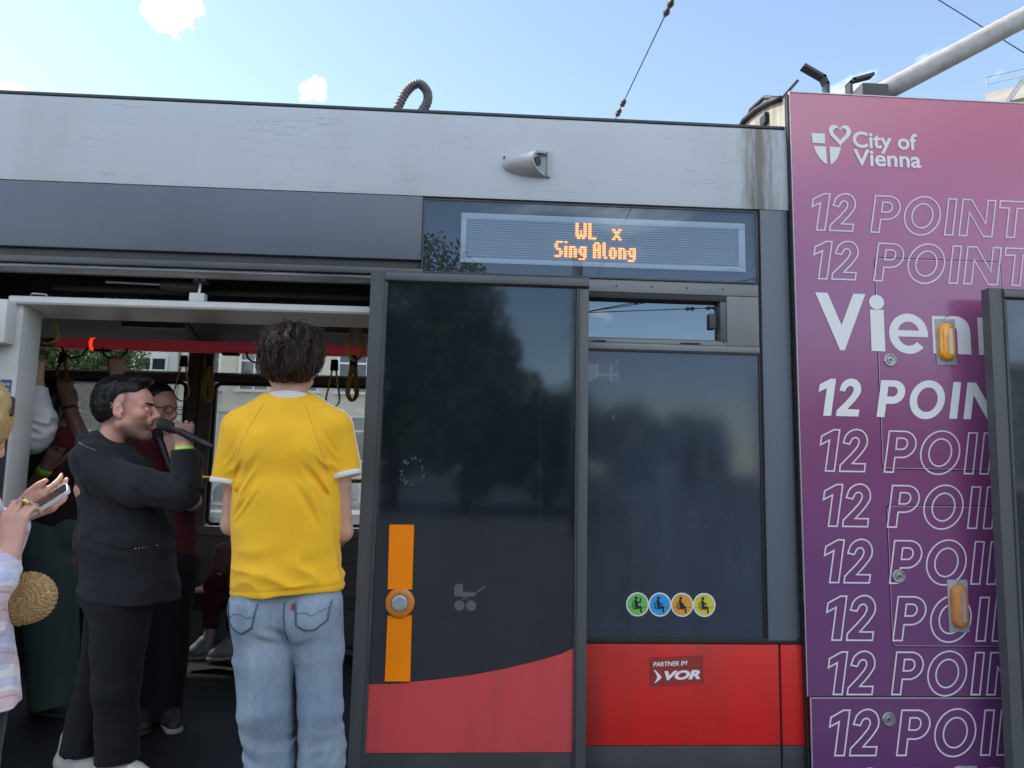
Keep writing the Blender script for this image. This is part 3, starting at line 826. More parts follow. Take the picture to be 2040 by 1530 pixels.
M_cwhite = mat('cover_white', (.60, .61, .62), .32, var=.05, vscale=5)
M_cdirt = mat('jamb_grey_white', (.52, .53, .54), .4, var=.1, vscale=4)
M_dark = mat('mechanism_dark', (.02, .021, .024), .6, var=.3, vscale=10)
M_steel = mat('zinc_steel', (.42, .43, .45), .35, .85, var=.15, vscale=30)
M_orange = mat('orange_plastic', (.97, .25, .002), .5, var=.03, vscale=6, spec=.3)
M_org2 = mat('worn_orange_ring', (.62, .20, .02), .4, col2=(.30, .30, .30), vscale=14, lo=.40, hi=.44)
M_btn = mat('button_silver', (.42, .46, .50), .30, .5, var=.15, vscale=40)
M_pict = mat('grey_pictogram', (.10, .105, .11), .5)
M_wht = mat('white_print', (.80, .80, .82), .45)
M_pale = mat('lavender_print', (.72, .68, .76), .4)
M_lamp = mat('amber_lens', (.85, .32, .01), .18, spec=.6, var=.12, vscale=30, coat=.4)
M_lampd = mat('faded_amber_lens', (.55, .21, .06), .5, var=.1, vscale=30)
M_lampi = mat('lens_inlay', (.72, .60, .42), .25)
M_lampid = mat('lens_inlay_grey', (.36, .31, .28), .4)
M_plate = mat('lamp_plate', (.36, .37, .39), .5, .2, var=.1, vscale=30)
M_cam = mat('housing_grey', (.42, .43, .44), .42, var=.12, vscale=12, bump=.1, bscale=50)
M_lens = mat('lens_dark', (.015, .017, .02), .06, spec=.8)
M_ceil = mat('ceiling_grey', (.13, .14, .165), .6, var=.08, vscale=3)
M_iwall = mat('inner_wall_grey', (.25, .26, .28), .55, var=.08, vscale=4)
M_ipill = mat('inner_pillar_brown', (.24, .225, .215), .5, var=.08, vscale=6)
M_floor = mat('tram_floor', (.013, .014, .017), .7, var=.3, vscale=40)
M_yel = mat('strap_yellow', (.50, .30, .045), .6, var=.15, vscale=30)
M_yelr = mat('rail_yellow', (.55, .36, .05), .4)
M_redr = mat('glowing_red_rail', (.66, .085, .11), .35, var=.10, vscale=6, emit=((.9, .10, .14), .022))  # faint red glow added so the rail's unlit underside reads bright
M_redl = mat('red_lamp', (.8, .05, .03), .3, emit=((1, .05, .02), .35))
M_seat = mat('seat_maroon', (.10, .022, .028), .75, var=.2, vscale=60)
M_blk = mat('black_plastic', (.015, .015, .017), .45)

def glass(name, tint, refl, dust_haze=.0, rough=.0, dust_haze_col=(.35, .37, .40), mirror=(.74, .87, 1.0), trans=0.0):
    """window glass: lets tinted light through, mirrors the street, carries a dusty veil that also paints haze into the glass"""
    g = NT(name); t = g.t
    tr = g.n('BsdfTransparent'); tr.inputs['Color'].default_value = (*tint, 1)
    gl = g.n('BsdfGlossy'); gl.inputs['Roughness'].default_value = rough; gl.inputs['Color'].default_value = (*mirror, 1)
    f0 = ((refl - 1) / (refl + 1)) ** 2; lw = g.n('LayerWeight'); lw.inputs['Blend'].default_value = .5
    fr = g.math('ADD', f0, g.math('MULTIPLY', 1 - f0, g.math('POWER', lw.outputs['Facing'], 5.0)))
    m1 = g.n('MixShader'); g.l(fr, m1.inputs[0]); g.l(tr.outputs[0], m1.inputs[1]); g.l(gl.outputs[0], m1.inputs[2])
    last = m1
    if dust_haze:
        df = g.n('BsdfDiffuse'); df.inputs['Color'].default_value = (*dust_haze_col, 1)
        o = g.obj(); f = g.ramp(g.noise(o, 2.5, 8, .65, (1.6, 1, .5)), [(.25, (dust_haze * .5,) * 3), (.8, (dust_haze * 1.5,) * 3)])
        tl = g.n('BsdfTranslucent'); tl.inputs['Color'].default_value = (*dust_haze_col, 1); md = g.n('MixShader'); md.inputs[0].default_value = trans; g.l(df.outputs[0], md.inputs[1]); g.l(tl.outputs[0], md.inputs[2])
        m2 = g.n('MixShader'); g.l(f, m2.inputs[0]); g.l(m1.outputs[0], m2.inputs[1]); g.l(md.outputs[0], m2.inputs[2]); last = m2
    g.l(last.outputs[0], g.out.inputs['Surface']); return g.m
M_gleaf = glass('door_glass_tinted', (.05, .055, .065), 1.9, .05, .05, dust_haze_col=(.18, .25, .38))  # bluish veil colour stands in for hazy sky light on the pane
M_gwin = glass('side_glass_tinted', (.14, .15, .17), 1.7, .20, .07, dust_haze_col=(.16, .21, .33))  # sky haze over the side window painted in as a bluish veil
M_ghop = glass('hopper_glass_tinted', (.10, .11, .12), 2.8, .03)
M_gdisp = glass('display_glass', (.72, .76, .80), 2.0, .02)
M_gfar = glass('far_glass', (.66, .70, .70), 1.5, .22, dust_haze_col=(.62, .66, .66), trans=.6)
M_gfar2 = glass('far_hopper_glass', (.90, .92, .93), 1.3, .02)

tram = empty('tram', (0, 0, 0), 'red, grey and white low-floor tram with open doors and a pink advertising module', 'tram')
def T(name, m, *a, **k): return bx(name, m, tram, *a, **k)

# ---------------------------------------------------------------- tram: outer side
LX = -4.3
fs = MB(); fs.extr([(0.0, 2.658), (-.004, 2.70), (-.004, 2.98), (.002, 3.030), (.012, 3.038), (.06, 3.038), (.06, 2.658)], LX, 1.392).build('roof_fascia', M_fascia, tram, auto=35)
T('roof_edge_trim', M_trimdark, LX, 1.388, .004, .07, 3.0395, 3.052, bev=.003)
T('roof_deck', M_trimdark, LX, 1.39, .075, 2.30, 2.90, 2.96, bev=0)
T('header_panel', M_greyp, LX, -.224, 0.0, .05, 2.374, 2.655)
T('header_strip', M_trimdark, LX, -.214, .022, .06, 2.336, 2.372, bev=.002)
T('header_rail', M_alu, LX, -.214, -.006, .05, 2.306, 2.334, bev=.006)
hr = MB(); hr.extr([(.01, 2.302), (.004, 2.290), (.03, 2.272), (.07, 2.276), (.07, 2.303)], LX, -.42).build('header_worn_edge', M_alu2, tram)
# destination display
dsp = T('destination_display', M_rub, -.221, 1.2445, .03, .05, 2.327, 2.644, bev=0)
bx('display_frame', M_trimdark, dsp, -.221, 1.2445, -.004, .03, 2.6405, 2.6475, bev=.001)
bx('display_frame', M_trimdark, dsp, -.221, 1.2445, -.004, .03, 2.318, 2.3255, bev=.001)
bx('display_frame', M_trimdark, dsp, -.2225, -.2155, -.004, .03, 2.327, 2.639, bev=.001)
bx('display_frame', M_trimdark, dsp, 1.240, 1.248, -.004, .03, 2.327, 2.639, bev=.001)
M_dispink = mat('display_dark_print', (.012, .016, .024), .3)
bx('dark_surround', M_dispink, dsp, -.2155, 1.240, .016, .029, 2.327, 2.639, bev=0)
bx('matrix_board', M_ledback, dsp, -.058, 1.197, .012, .0155, 2.372, 2.594, bev=0)
bx('matrix_bar', M_ledbar, dsp, -.057, 1.196, .009, .0115, 2.566, 2.593, bev=.001)
bx('matrix_bar', M_ledbar, dsp, -.057, 1.196, .009, .0115, 2.373, 2.392, bev=.001)
bx('matrix_bar', M_ledbar, dsp, -.057, -.034, .009, .0115, 2.393, 2.565, bev=.001)
bx('matrix_bar', M_ledbar, dsp, 1.166, 1.196, .009, .0115, 2.393, 2.565, bev=.001)
lv = MB()
for i in range(16):
    z = 2.398 + i * .0105; lv.box(-.033, 1.164, .0095, .0118, z + .0025, z + .0062)
lv.build('louvre', mat('louvre_grey', (.26, .31, .36), .6), dsp)
FONT = {'W': ['1100011', '1100011', '1100011', '1101011', '1101011', '1111111', '0110110'],
 'L': ['11000', '11000', '11000', '11000', '11000', '11000', '11111'],
 'x': ['000000', '000000', '110011', '011110', '001100', '011110', '110011'],
 'S': ['01111', '11000', '11000', '01110', '00011', '00011', '11110'],
 'i': ['11', '00', '11', '11', '11', '11', '11'],
 'n': ['00000', '00000', '11110', '11011', '11011', '11011', '11011'],
 'g': ['00000', '00000', '01111', '11011', '11011', '01111', '00011', '11110'],
 'A': ['01110', '11011', '11011', '11111', '11011', '11011', '11011'],
 'l': ['110', '110', '110', '110', '110', '110', '011'],
 'o': ['00000', '00000', '01110', '11011', '11011', '11011', '01110']}
PX, PZ = .0070, .0105
NC = 168; X0 = -.025; ZT = 2.5615
lit = set()
def put(txt, col, row, sp):
    for ch in txt:
        if ch == ' ': col += sp; continue
        gph = FONT[ch]
        for r, line in enumerate(gph):
            for c, b in enumerate(line):
                if b == '1': lit.add((col + c, row + r))
        col += len(gph[0]) + 1
    return col
put('WL', 67, 0, 3); put('x', 90, 0, 3); put('Sing Along', 54, 8, 3)
d0, d1 = MB(), MB()
for c in range(NC):
    for r in range(16):
        x, z = X0 + c * PX, ZT - r * PZ
        if (c, r) in lit:
            s = .0030; d1.add([(x - s, .0068, z - s * 1.25), (x + s, .0068, z - s * 1.25), (x + s, .0068, z + s * 1.25), (x - s, .0068, z + s * 1.25)], [(0, 1, 2, 3)])
        else:
            s = .0013; d0.add([(x - s, .0085, z - s), (x + s, .0085, z - s), (x + s, .0085, z + s), (x - s, .0085, z + s)], [(0, 1, 2, 3)])
tag(d0.build('unlit_led', M_leddot, dsp), kind='stuff')
tag(d1.build('lit_led', M_led, dsp), 'glowing orange dots reading WL x Sing Along', kind='stuff')
mbt = MB().box(1.095, 1.165, .0062, .0082, 2.374, 2.392).build('maker_label', M_wht, dsp)
q = MB(); fit_text(q, 'mobitec', 1.101, 1.159, 2.378, 2.388, .0057); q.build('lettering', M_trimdark, dsp)
pobj('display_glass', [(-.2155, .0, 2.3255), (1.240, .0, 2.3255), (1.240, .0, 2.6405), (-.2155, .0, 2.6405)], [(0, 1, 2, 3)], M_gdisp, dsp)
# window surround right of the open leaf
T('surround_top', M_greyf, .30, 1.2485, .002, .05, 2.262, 2.3165)
T('surround_right', M_greyf, 1.106, 1.2485, .0025, .05, 2.040, 2.260)
T('surround_bar', M_greyf, .30, 1.2485, .0, .05, 2.012, 2.0385)
bt = T('ledge_slot', M_rub, .52, .575, -.001, .003, 2.043, 2.049, bev=0); T('ledge_slot', M_rub, .90, .985, -.001, .003, 2.043, 2.049, bev=0)
T('hopper_sill', M_greyf, .30, 1.1045, .004, .05, 2.040, 2.058, bev=.002)
T('body_pillar', M_greyp, 1.262, 1.386, .001, .05, .806, 2.656)
T('pillar_gap', M_rub, 1.249, 1.2615, .012, .05, .80, 2.656, bev=0)
T('pillar_edge', M_greyp, 1.3885, 1.432, .012, .06, .806, 2.655)
for i in range(5): MB().disc((.62 + i * .155 if i < 3 else (1.09 if i == 3 else 1.09), .0005, 2.290 if i < 4 else 2.055), .004, .002, 8).build('screw', M_rub, tram)
# hopper window
hop = empty('hopper_window', (0, 0, 0)); hop.parent = tram
bx('frame', M_rub, hop, .30, 1.105, .004, .07, 2.236, 2.2605, bev=.002)
bx('frame', M_alu, hop, 1.078, 1.105, .006, .07, 2.0585, 2.2355, bev=.003)
bx('frame', M_alu, hop, .30, 1.077, .020, .07, 2.0585, 2.066, bev=.001)
pobj('pane', [(.30, .045, 2.066), (1.078, .045, 2.066), (1.078, .045, 2.2355), (.30, .045, 2.2355)], [(0, 1, 2, 3)], M_ghop, hop)
bx('latch', M_trimdark, hop, 1.037, 1.066, .022, .045, 2.118, 2.186, bev=.004)
# fixed side window
win = empty('side_window', (0, 0, 0)); win.parent = tram
pobj('pane', [(.30, .008, .815), (1.243, .008, .815), (1.243, .008, 2.002), (.30, .008, 2.002)], [(0, 1, 2, 3)], M_gwin, win)
for a in ((.30, 1.249, 2.0025, 2.0115), (1.2435, 1.249, .815, 2.002)):
    bx('rubber_seal', M_rub, win, a[0], a[1], .002, .03, a[2], a[3], bev=.001)
bx('rubber_seal', M_rub, win, .30, 1.43, .003, .03, .7925, .8145, bev=.002)
bx('inner_frame', mat('inner_frame_grey', (.10, .11, .12), .5), win, .30, 1.19, .03, .06, .845, .862, bev=.004)
bx('inner_frame', MATS['inner_frame_grey'], win, 1.172, 1.19, .03, .06, .863, 1.94, bev=.004)
# red flank, joint and skirt
T('red_panel', M_red, .30, 1.302, 0.0, .05, .393, .789)
T('red_end_panel', M_red, 1.312, 1.43, 0.0, .05, .393, .789)
T('panel_joint', M_rub, 1.3025, 1.3115, .010, .05, .20, .790, bev=0)
T('skirt', M_skirt, .30, 1.302, .001, .05, .16, .391); T('skirt', M_skirt, 1.312, 1.43, .001, .05, .16, .391)
# body behind the open leaf
T('pocket_wall', M_trimdark, -.36, .298, .012, .05, .16, 2.304, bev=0)
# left end of the opening
T('left_body_wall', M_greyp, LX, -2.12, 0.0, .05, .16, 2.27)
T('door_jamb', M_cdirt, -2.12, -1.885, .075, .22, .20, 2.155, bev=.012)
T('jamb_rubber', M_trimdark, -1.975, -1.893, .0, .074, .20, 1.665, bev=.008)
T('jamb_cover', M_cwhite, -2.02, -1.905, .0, .074, 1.965, 2.150, bev=.014)
st = T('notice_sticker', mat('blue_sticker', (.018, .075, .22), .4), -1.948, -1.903, .0725, .0745, 1.70, 1.822, bev=0)
q = MB()
for i, t in enumerate(('Bitte den', 'gelb gekenn-', 'zeichneten', 'Türbereich', 'freihalten')): fit_text(q, t, -1.943, -1.908, 1.798 - i * .022, 1.812 - i * .022, .0715)
q.build('lettering', M_wht, st)
# side camera housing on the fascia
hs = empty('camera_housing', (0, 0, 0)); hs.parent = tram
mb = MB(); n = 16; rings = []
for t in (0, .04, .12, .25, .45, .70, 1.0):
    w = math.sqrt(max(0, 1 - (1 - t) ** 2.0)) if t < 1 else 1.0
    x = .115 + .200 * t; dz = .056 * w + .002; dy = .075 * w + .001; zc = 2.818 - .008 * (1 - t)
    for k in range(n + 1):
        a = pi * k / n; rings.append((x - .075 * sin(a) * t ** 3, -.004 - dy * sin(a), zc + dz * cos(a)))
f = []
for i in range(6):
    for k in range(n): a = i * (n + 1) + k; f.append((a, a + 1, a + n + 2, a + n + 1))
f.append(tuple(range(n + 1)))
mb.add(rings, f); mb.build('shell', M_cam, hs, auto=50)
mb = MB(); last = rings[-(n + 1):]; c = Vector((.275, -.035, 2.818)); inner = [tuple(Vector(p).lerp(c, .20)) for p in last]
dp = [(p[0] - .018, p[1] + .016, p[2]) for p in inner]
mb.add(last + inner + dp, [(k, k + 1, k + n + 2, k + n + 1) for k in range(n)] + [(k + n + 1, k + n + 2, k + 2 * n + 3, k + 2 * n + 2) for k in range(n)] + [tuple(range(2 * n + 2, 3 * n + 3))]); mb.build('hood_rim', M_cam, hs)
MB().tube([(.245, -.018, 2.82), (.268, -.040, 2.82)], [.021, .021], 16).build('lens', M_lens, hs, auto=40)
MB().tube([(.252, -.026, 2.82), (.262, -.036, 2.82)], [.027, .027], 16).build('lens_ring', M_steel, hs, auto=40)
MB().disc((.122, -.013, 2.842), .005, -.010, 8).build('screw', M_rub, hs)
MB().box(.310, .324, -.022, -.0045, 2.758, 2.876, .003).build('hood_wall', M_cam, hs)

# ---------------------------------------------------------------- tram: door leaves
def leaf(x0, x1, yf, lead, part_strip=True):
    """open door leaf: x0..x1, front at yf; lead=+1 when the free edge with the wide stile is on the left"""
    L = empty('door_leaf', (0, 0, 0)); L.parent = tram
    yb = yf + .045
    def X(t): return x0 + t if lead > 0 else x1 - t          # distance from the free edge
    def BX(nm, m, a, b, y0, y1, z0, z1, bev):
        p, q_ = sorted((X(a), X(b))); return bx(nm, m, L, p, q_, y0, y1, z0, z1, bev)
    W = x1 - x0
    mb = MB(); mb.prism([(X(-.012), .16), (X(.040), .16), (X(.058), 2.292), (X(0), 2.292)] if lead > 0 else [(X(.040), .16), (X(-.012), .16), (X(0), 2.292), (X(.058), 2.292)], yf - .003, yb).build('stile', M_alu, L)
    mb = MB(); mb.prism([(X(.0405), .165), (X(.052), .165), (X(.070), 2.246), (X(.0585), 2.246)], yf - .008, yf + .012).build('glazing_bead', M_trimdark, L)
    mb = MB(); mb.extr([(yb, 2.2465), (yf + .004, 2.2465), (yf - .012, 2.254), (yf - .014, 2.272), (yf - .008, 2.288), (yf + .006, 2.293), (yb, 2.293)], *sorted((X(.0595), X(W)))).build('top_rail', M_alu, L, auto=50)
    BX('stile', M_alu, W - .044, W, yf - .004, yb, .16, 2.246, .006)
    BX('glazing_bead', M_trimdark, W - .052, W - .0445, yf - .008, yf + .012, .165, 2.2455, .001)
    # red lower film with the swung top line, dark foot and glass
    pts = [(.045, .656), (.15, .660), (.31, .674), (.45, .692), (.57, .714), (.70, .744), (.80, .772), (W - .0525, .795)]
    poly = [(X(a), z) for a, z in pts]; base = [(X(W - .0525), .405), (X(.045), .405)]
    MB().prism(poly + base, yf + .001, yf + .006).build('red_film', M_redleaf, L)
    BX('foot_panel', M_skirt, .046, W - .0525, yf + .001, yf + .006, .165, .403, 0)
    gb = [(X(.047), .62), (X(W - .0525), .62), (X(W - .0525), 2.246), (X(.066), 2.246)]
    pobj('pane', [(a, yf + .0075, z) for a, z in gb], [(0, 1, 2, 3)], M_gleaf, L)
    bx('back_panel', M_trimdark, L, *sorted((X(.05), X(W - .05))), yf + .03, yb, .165, .80, 0)
    return L, X
leafA, XA = leaf(-.418, .484, -.10, 1)
def LF(nm, m, *a, **k): return bx(nm, m, leafA, *a, **k)
mb = MB(); mb.prism([(-.3000, .672), (-.2035, .672), (-.2055, .918), (-.2985, .918)], -.112, -.0935).build('orange_strip', M_orange, leafA)
mb = MB(); mb.prism([(-.3020, 1.018), (-.2075, 1.018), (-.2085, 1.262), (-.2115, 1.266), (-.3015, 1.266), (-.3045, 1.263)], -.112, -.0935).build('orange_strip', M_orange, leafA)
btn = MB().lathe((-.253, -.094, .967), [(.057, 0), (.057, -.022), (.055, -.027), (.051, -.030), (.034, -.030), (.033, -.024)], 40).build('door_button', M_org2, leafA, auto=40)
MB().lathe((-.253, -.094, .967), [(.0325, -.024), (.031, -.033), (.024, -.036), (.012, -.035), (.002, -.0345)], 32).build('push_face', M_btn, btn, auto=40)
for k in range(16):
    a = 2 * pi * k / 16; MB().disc((-.253 + .042 * cos(a), -.1248, .967 + .042 * sin(a)), .0016, -.1235, 6).build('raised_dot', M_rub, btn)
MB().lathe((-.253, -.094, .967), [(.0605, 0), (.0605, -.010), (.058, -.012)], 40).build('button_base', M_rub, leafA, auto=40)
# pram pictogram
pm = MB(); yp = -.0935; px, pz = -.045, .935
def flat(mb, loop, y, mi=0):
    v, f = poly_fill([loop]); mb.add([(a, y, b) for a, b in v], f, mi)
flat(pm, [(px + .003, pz + .055), (px + .082, pz + .055), (px + .088, pz + .070), (px + .036, pz + .074), (px + .036, pz + .104), (px + .010, pz + .102), (px + .001, pz + .090)], yp)
for cx in (.024, .070): flat(pm, [(px + cx + a, pz + .020 + b) for a, b in arc(0, 0, .020, .020, 0, 345, 23)], yp)
def stroke(mb, a, b, w, y):
    a, b = Vector(a), Vector(b); d = (b - a).normalized(); nn = Vector((-d.y, d.x)) * w / 2
    mb.add([(p.x, y, p.y) for p in (a - nn, b - nn, b + nn, a + nn)], [(0, 1, 2, 3)])
stroke(pm, (px + .086, pz + .066), (px + .114, pz + .090), .005, yp - .0002); stroke(pm, (px + .112, pz + .090), (px + .124, pz + .091), .008, yp - .0004)
stroke(pm, (px + .03, pz + .040), (px + .06, pz + .056), .003, yp - .0002); stroke(pm, (px + .064, pz + .040), (px + .034, pz + .056), .003, yp - .0004)
pm.build('pram_pictogram', M_pict, leafA)
# torn sticker remains on the door glass
rm = MB(); r_ = random.Random(4)
for i in range(70):
    a = r_.uniform(0, 2 * pi); rr = .046 + r_.gauss(0, .004); cx = -.222 + rr * cos(a); cz = 1.475 + rr * sin(a) * 1.1; s = r_.uniform(.001, .0045)
    flat(rm, [(cx + s * cos(b) * r_.uniform(.5, 1.4), cz + s * sin(b) * r_.uniform(.5, 1.4)) for b in (0, 1.2, 2.3, 3.5, 4.8)], yp - .0001 * (i % 5))
rm.build('sticker_residue', mat('old_glue', (.075, .09, .11), .8), leafA)
leafB, XB = leaf(2.178, 3.08, -.16, 1)
leafB['label'] = 'open door leaf at the right edge, in front of the pink panel'
leafC, XC = leaf(-2.98, -2.075, -.10, -1)

# ---------------------------------------------------------------- tram: stickers on the flank
ic = [((.14, .50, .11), 'green'), ((.02, .32, .72), 'blue'), ((.70, .33, .05), 'orange'), ((.62, .56, .06), 'yellow')]
for i, (c, nm) in enumerate(ic):
    cx, cz = .713 + i * .0935, .947
    sk = empty('seat_sticker', (0, 0, 0)); sk.parent = tram
    sk['label'] = nm + ' round sticker with a seated figure'
    def disc_(m, r, y, nm2): 
        q = MB(); flat(q, [(cx + a, cz + b) for a, b in arc(0, 0, r, r * 1.02, 0, 350, 35)], y); return q.build(nm2, m, sk)
    disc_(M_wht, .0475, .0065, 'white_rim'); disc_(mat('sticker_' + nm, c, .5, var=.08, vscale=60), .0425, .0058, 'colour_disc')
    q = MB(); fx, fz = cx - .006, cz
    flat(q, [(fx + a, fz + .026 + b) for a, b in arc(0, 0, .0065, .0068, 0, 330, 11)], .0052)
    flat(q, [(fx - .009, fz + .018), (fx + .003, fz + .018), (fx + .008, fz + .002), (fx + .006, fz - .010), (fx - .006, fz - .010)], .0050)
    stroke(q, (fx - .002, fz - .010), (fx + .020, fz - .010), .009, .0048); stroke(q, (fx + .019, fz - .006), (fx + .021, fz - .033), .007, .0046)
    stroke(q, (fx - .017, fz + .010), (fx - .011, fz - .017), .0035, .0044); stroke(q, (fx - .012, fz - .0165), (fx + .012, fz - .0165), .0035, .0042)
    stroke(q, (cx - .040, cz - .011), (cx + .040, cz - .011), .0012, .0054)
    if i == 0: stroke(q, (fx + .004, fz + .006), (fx + .016, fz + .012), .005, .0040); flat(q, [(fx + .019 + a, fz + .022 + b) for a, b in arc(0, 0, .004, .004, 0, 330, 9)], .0038); stroke(q, (fx + .019, fz + .018), (fx + .017, fz + .006), .005, .0036)
    if i == 1: stroke(q, (fx + .002, fz + .008), (fx + .016, fz + .000), .0035, .0040); stroke(q, (fx + .017, fz + .006), (fx + .019, fz - .03), .002, .0038)
    if i == 2: flat(q, [(fx + .006 + a, fz - .001 + b) for a, b in arc(0, 0, .008, .008, -90, 90, 9)], .0040)
    if i == 3: stroke(q, (fx + .002, fz + .010), (fx + .014, fz + .004), .004, .0040); stroke(q, (fx + .014, fz + .000), (fx + .014, fz + .009), .003, .0038)
    q.build('figure', M_blk, sk)
vor = empty('partner_sticker', (0, 0, 0)); vor.parent = tram; vor['label'] = 'dark red sticker reading PARTNER IM VOR'
q = MB(); flat(q, [(.763, .622), (.985, .634), (.982, .747), (.758, .737)], -.0012); q.build('film', mat('red_sticker_film', (.30, .03, .028), .5, var=.12, vscale=20), vor)
q = MB(); fit_text(q, 'PARTNER IM', .775, .918, .704, .722, -.0018, shear=.22, offset=.022, skew=.045)
fit_text(q, 'VOR', .822, .972, .650, .687, -.0018, shear=.25, offset=.05, skew=.04)
flat(q, [(.776, .690), (.786, .686), (.806, .666), (.810, .659), (.805, .652), (.788, .640), (.779, .636), (.790, .652), (.792, .662), (.786, .676)], -.0018)
q.build('lettering', M_wht, vor)

# ---------------------------------------------------------------- tram: pink advertising module
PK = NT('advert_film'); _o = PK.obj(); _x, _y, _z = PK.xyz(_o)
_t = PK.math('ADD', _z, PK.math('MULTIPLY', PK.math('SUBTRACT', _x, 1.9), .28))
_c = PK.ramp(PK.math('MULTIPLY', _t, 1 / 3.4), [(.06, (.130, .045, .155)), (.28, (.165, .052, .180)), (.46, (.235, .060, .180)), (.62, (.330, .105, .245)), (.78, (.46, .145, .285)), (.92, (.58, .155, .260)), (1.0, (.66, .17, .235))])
_n = PK.ramp(PK.noise(_o, 1.4, 2), [(.3, (.94, .94, .98)), (.7, (1.05, 1.03, 1.0))])
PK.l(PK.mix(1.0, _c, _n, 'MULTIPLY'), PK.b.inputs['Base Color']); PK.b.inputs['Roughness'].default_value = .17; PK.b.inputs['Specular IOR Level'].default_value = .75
PK.bump(PK.noise(_o, 2.2, 2, .4), .05, .01)
M_pink = PK.m
PY = -.03
adv = empty('advert_module', (0, 0, 0)); adv.parent = tram
adv['label'] = 'pink to purple printed module with 12 POINTS lettering'
def rrect(x0, x1, z0, z1, r, n=5):
    return arc(x1 - r, z0 + r, r, r, -90, 0, n) + arc(x1 - r, z1 - r, r, r, 0, 90, n) + arc(x0 + r, z1 - r, r, r, 90, 180, n) + arc(x0 + r, z0 + r, r, r, 180, 270, n)
H1, H2 = (1.757, 2.339, 1.522, 2.450), (1.769, 2.80, .790, 1.374)
def plate(name, loops, yf, yb, m, par):
    v, f = poly_fill(loops); mb = MB(); mb.add([(a, yf, b) for a, b in v], f)
    for l in loops:
        n_ = len(l); mb.add([(a, yf, b) for a, b in l] + [(a, yb, b) for a, b in l], [(i, (i + 1) % n_, (i + 1) % n_ + n_, i + n_) for i in range(n_)])
    return mb.build(name, m, par)
PX1 = 4.4
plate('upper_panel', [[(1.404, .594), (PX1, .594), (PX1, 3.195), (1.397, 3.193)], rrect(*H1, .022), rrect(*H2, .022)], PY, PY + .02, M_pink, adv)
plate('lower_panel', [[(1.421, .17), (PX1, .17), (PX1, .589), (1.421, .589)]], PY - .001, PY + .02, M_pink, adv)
g_ = .0045
plate('hatch', [rrect(H1[0] + g_, H1[1] - g_, H1[2] + g_, H1[3] - g_, .019)], PY - .0006, PY + .02, M_pink, adv)
plate('hatch', [rrect(H2[0] + g_, H2[1] - g_, H2[2] + g_, H2[3] - g_, .019)], PY - .0006, PY + .02, M_pink, adv)
bx('joint_backing', mat('joint_grey', (.10, .07, .10), .6), adv, 1.43, PX1, PY + .014, PY + .018, .18, 3.15, bev=0)
M_edge = mat('panel_edge', (.52, .48, .52), .35, .4)
def frame_line(loop, w, y, nm):
    v, f = ribbon(loop, w); mb = MB(); mb.add([(a, y, b) for a, b in v], f); return mb.build(nm, M_edge, adv)
frame_line(rrect(H1[0] + .0056, H1[1] - .0056, H1[2] + .0056, H1[3] - .0056, .018), .0022, PY - .0012, 'hatch_edge')
frame_line(rrect(H2[0] + .0056, H2[1] - .0056, H2[2] + .0056, H2[3] - .0056, .018), .0022, PY - .0012, 'hatch_edge')
bx('panel_edge', M_edge, adv, 1.421, PX1, PY - .0035, PY + .004, .5855, .5895, bev=.001)
bx('panel_edge', M_edge, adv, 1.4165, 1.4205, PY - .0035, PY + .004, .17, .589, bev=.001)
mb = MB(); mb.prism([(1.4075, .594), (1.4045, .594), (1.394, 3.196), (1.397, 3.196)], PY - .003, PY + .01).build('panel_edge', M_edge, adv)
bx('top_edge', M_edge, adv, 1.395, PX1, PY - .002, PY + .02, 3.1955, 3.2015, bev=.001)
mb = MB(); mb.prism([(1.4045, .17), (1.412, .17), (1.403, .594), (1.4030, .60), (1.3925, 3.19), (1.3870, 3.19)], PY + .004, .06).build('side_return', M_rub, adv)
# lettering
def line12(z0, cap, x0, filled, txt='12 POINTS'):
    start = {0: 0, 1: .50, 3: 1.60, 4: 2.46, 5: 3.62, 6: 4.02, 7: 5.06, 8: 5.85}
    mb = MB(); sh = .17; x0 -= .020
    for i, ch in enumerate(txt):
        if ch == ' ': continue
        k0 = start[i]
        loops = [[(x0 + cap * (k0 + a + sh * b), z0 + cap * b) for a, b in l] for l in GLYPH[ch]]
        yy = PY - .0022 - .0003 * (i % 2)
        if filled:
            v, f = poly_fill(loops); mb.add([(a, yy, b) for a, b in v], f)
        else:
            for l in loops: v, f = ribbon(l, .0062); mb.add([(a, yy, b) for a, b in v], f)
    return mb.build('lettering', M_wht if filled else M_pale, adv)
rows = [(2.562, .167, 1.500), (2.343, .169, 1.502), (1.510, .175, 1.506), (1.280, .174, 1.512), (1.049, .175, 1.510), (.817, .177, 1.512), (.602, .168, 1.512), (.364, .176, 1.510), (.135, .176, 1.510)]
for z0, cap, x0 in rows: line12(z0, cap, x0, False)
line12(1.744, .160, 1.505, True)
mb = MB(); yv = PY - .0022
for i, (ch, a0, a1, z0, z1, of) in enumerate((('V', 1.487, 1.712, 2.030, 2.281, .035), ('i', 1.727, 1.795, 2.030, 2.279, .04), ('n', 2.008, 2.180, 2.027, 2.196, .035), ('n', 2.215, 2.390, 2.027, 2.196, .035), ('a', 2.410, 2.57, 2.024, 2.198, .03))):
    fit_text(mb, ch, a0, a1, z0, z1, yv - .0002 * (i % 2), offset=of)
eo = arc(0, 0, 1, 1, 0, 318, 30); ei = arc(0, 0, .56, .60, 318, 0, 26)
_T = lambda a, b: (1.8995 + .0875 * a, 2.111 + .089 * b)
v, f = poly_fill([[_T(a, b) for a, b in eo + ei]]); mb.add([(a, yv, b) for a, b in v], f)
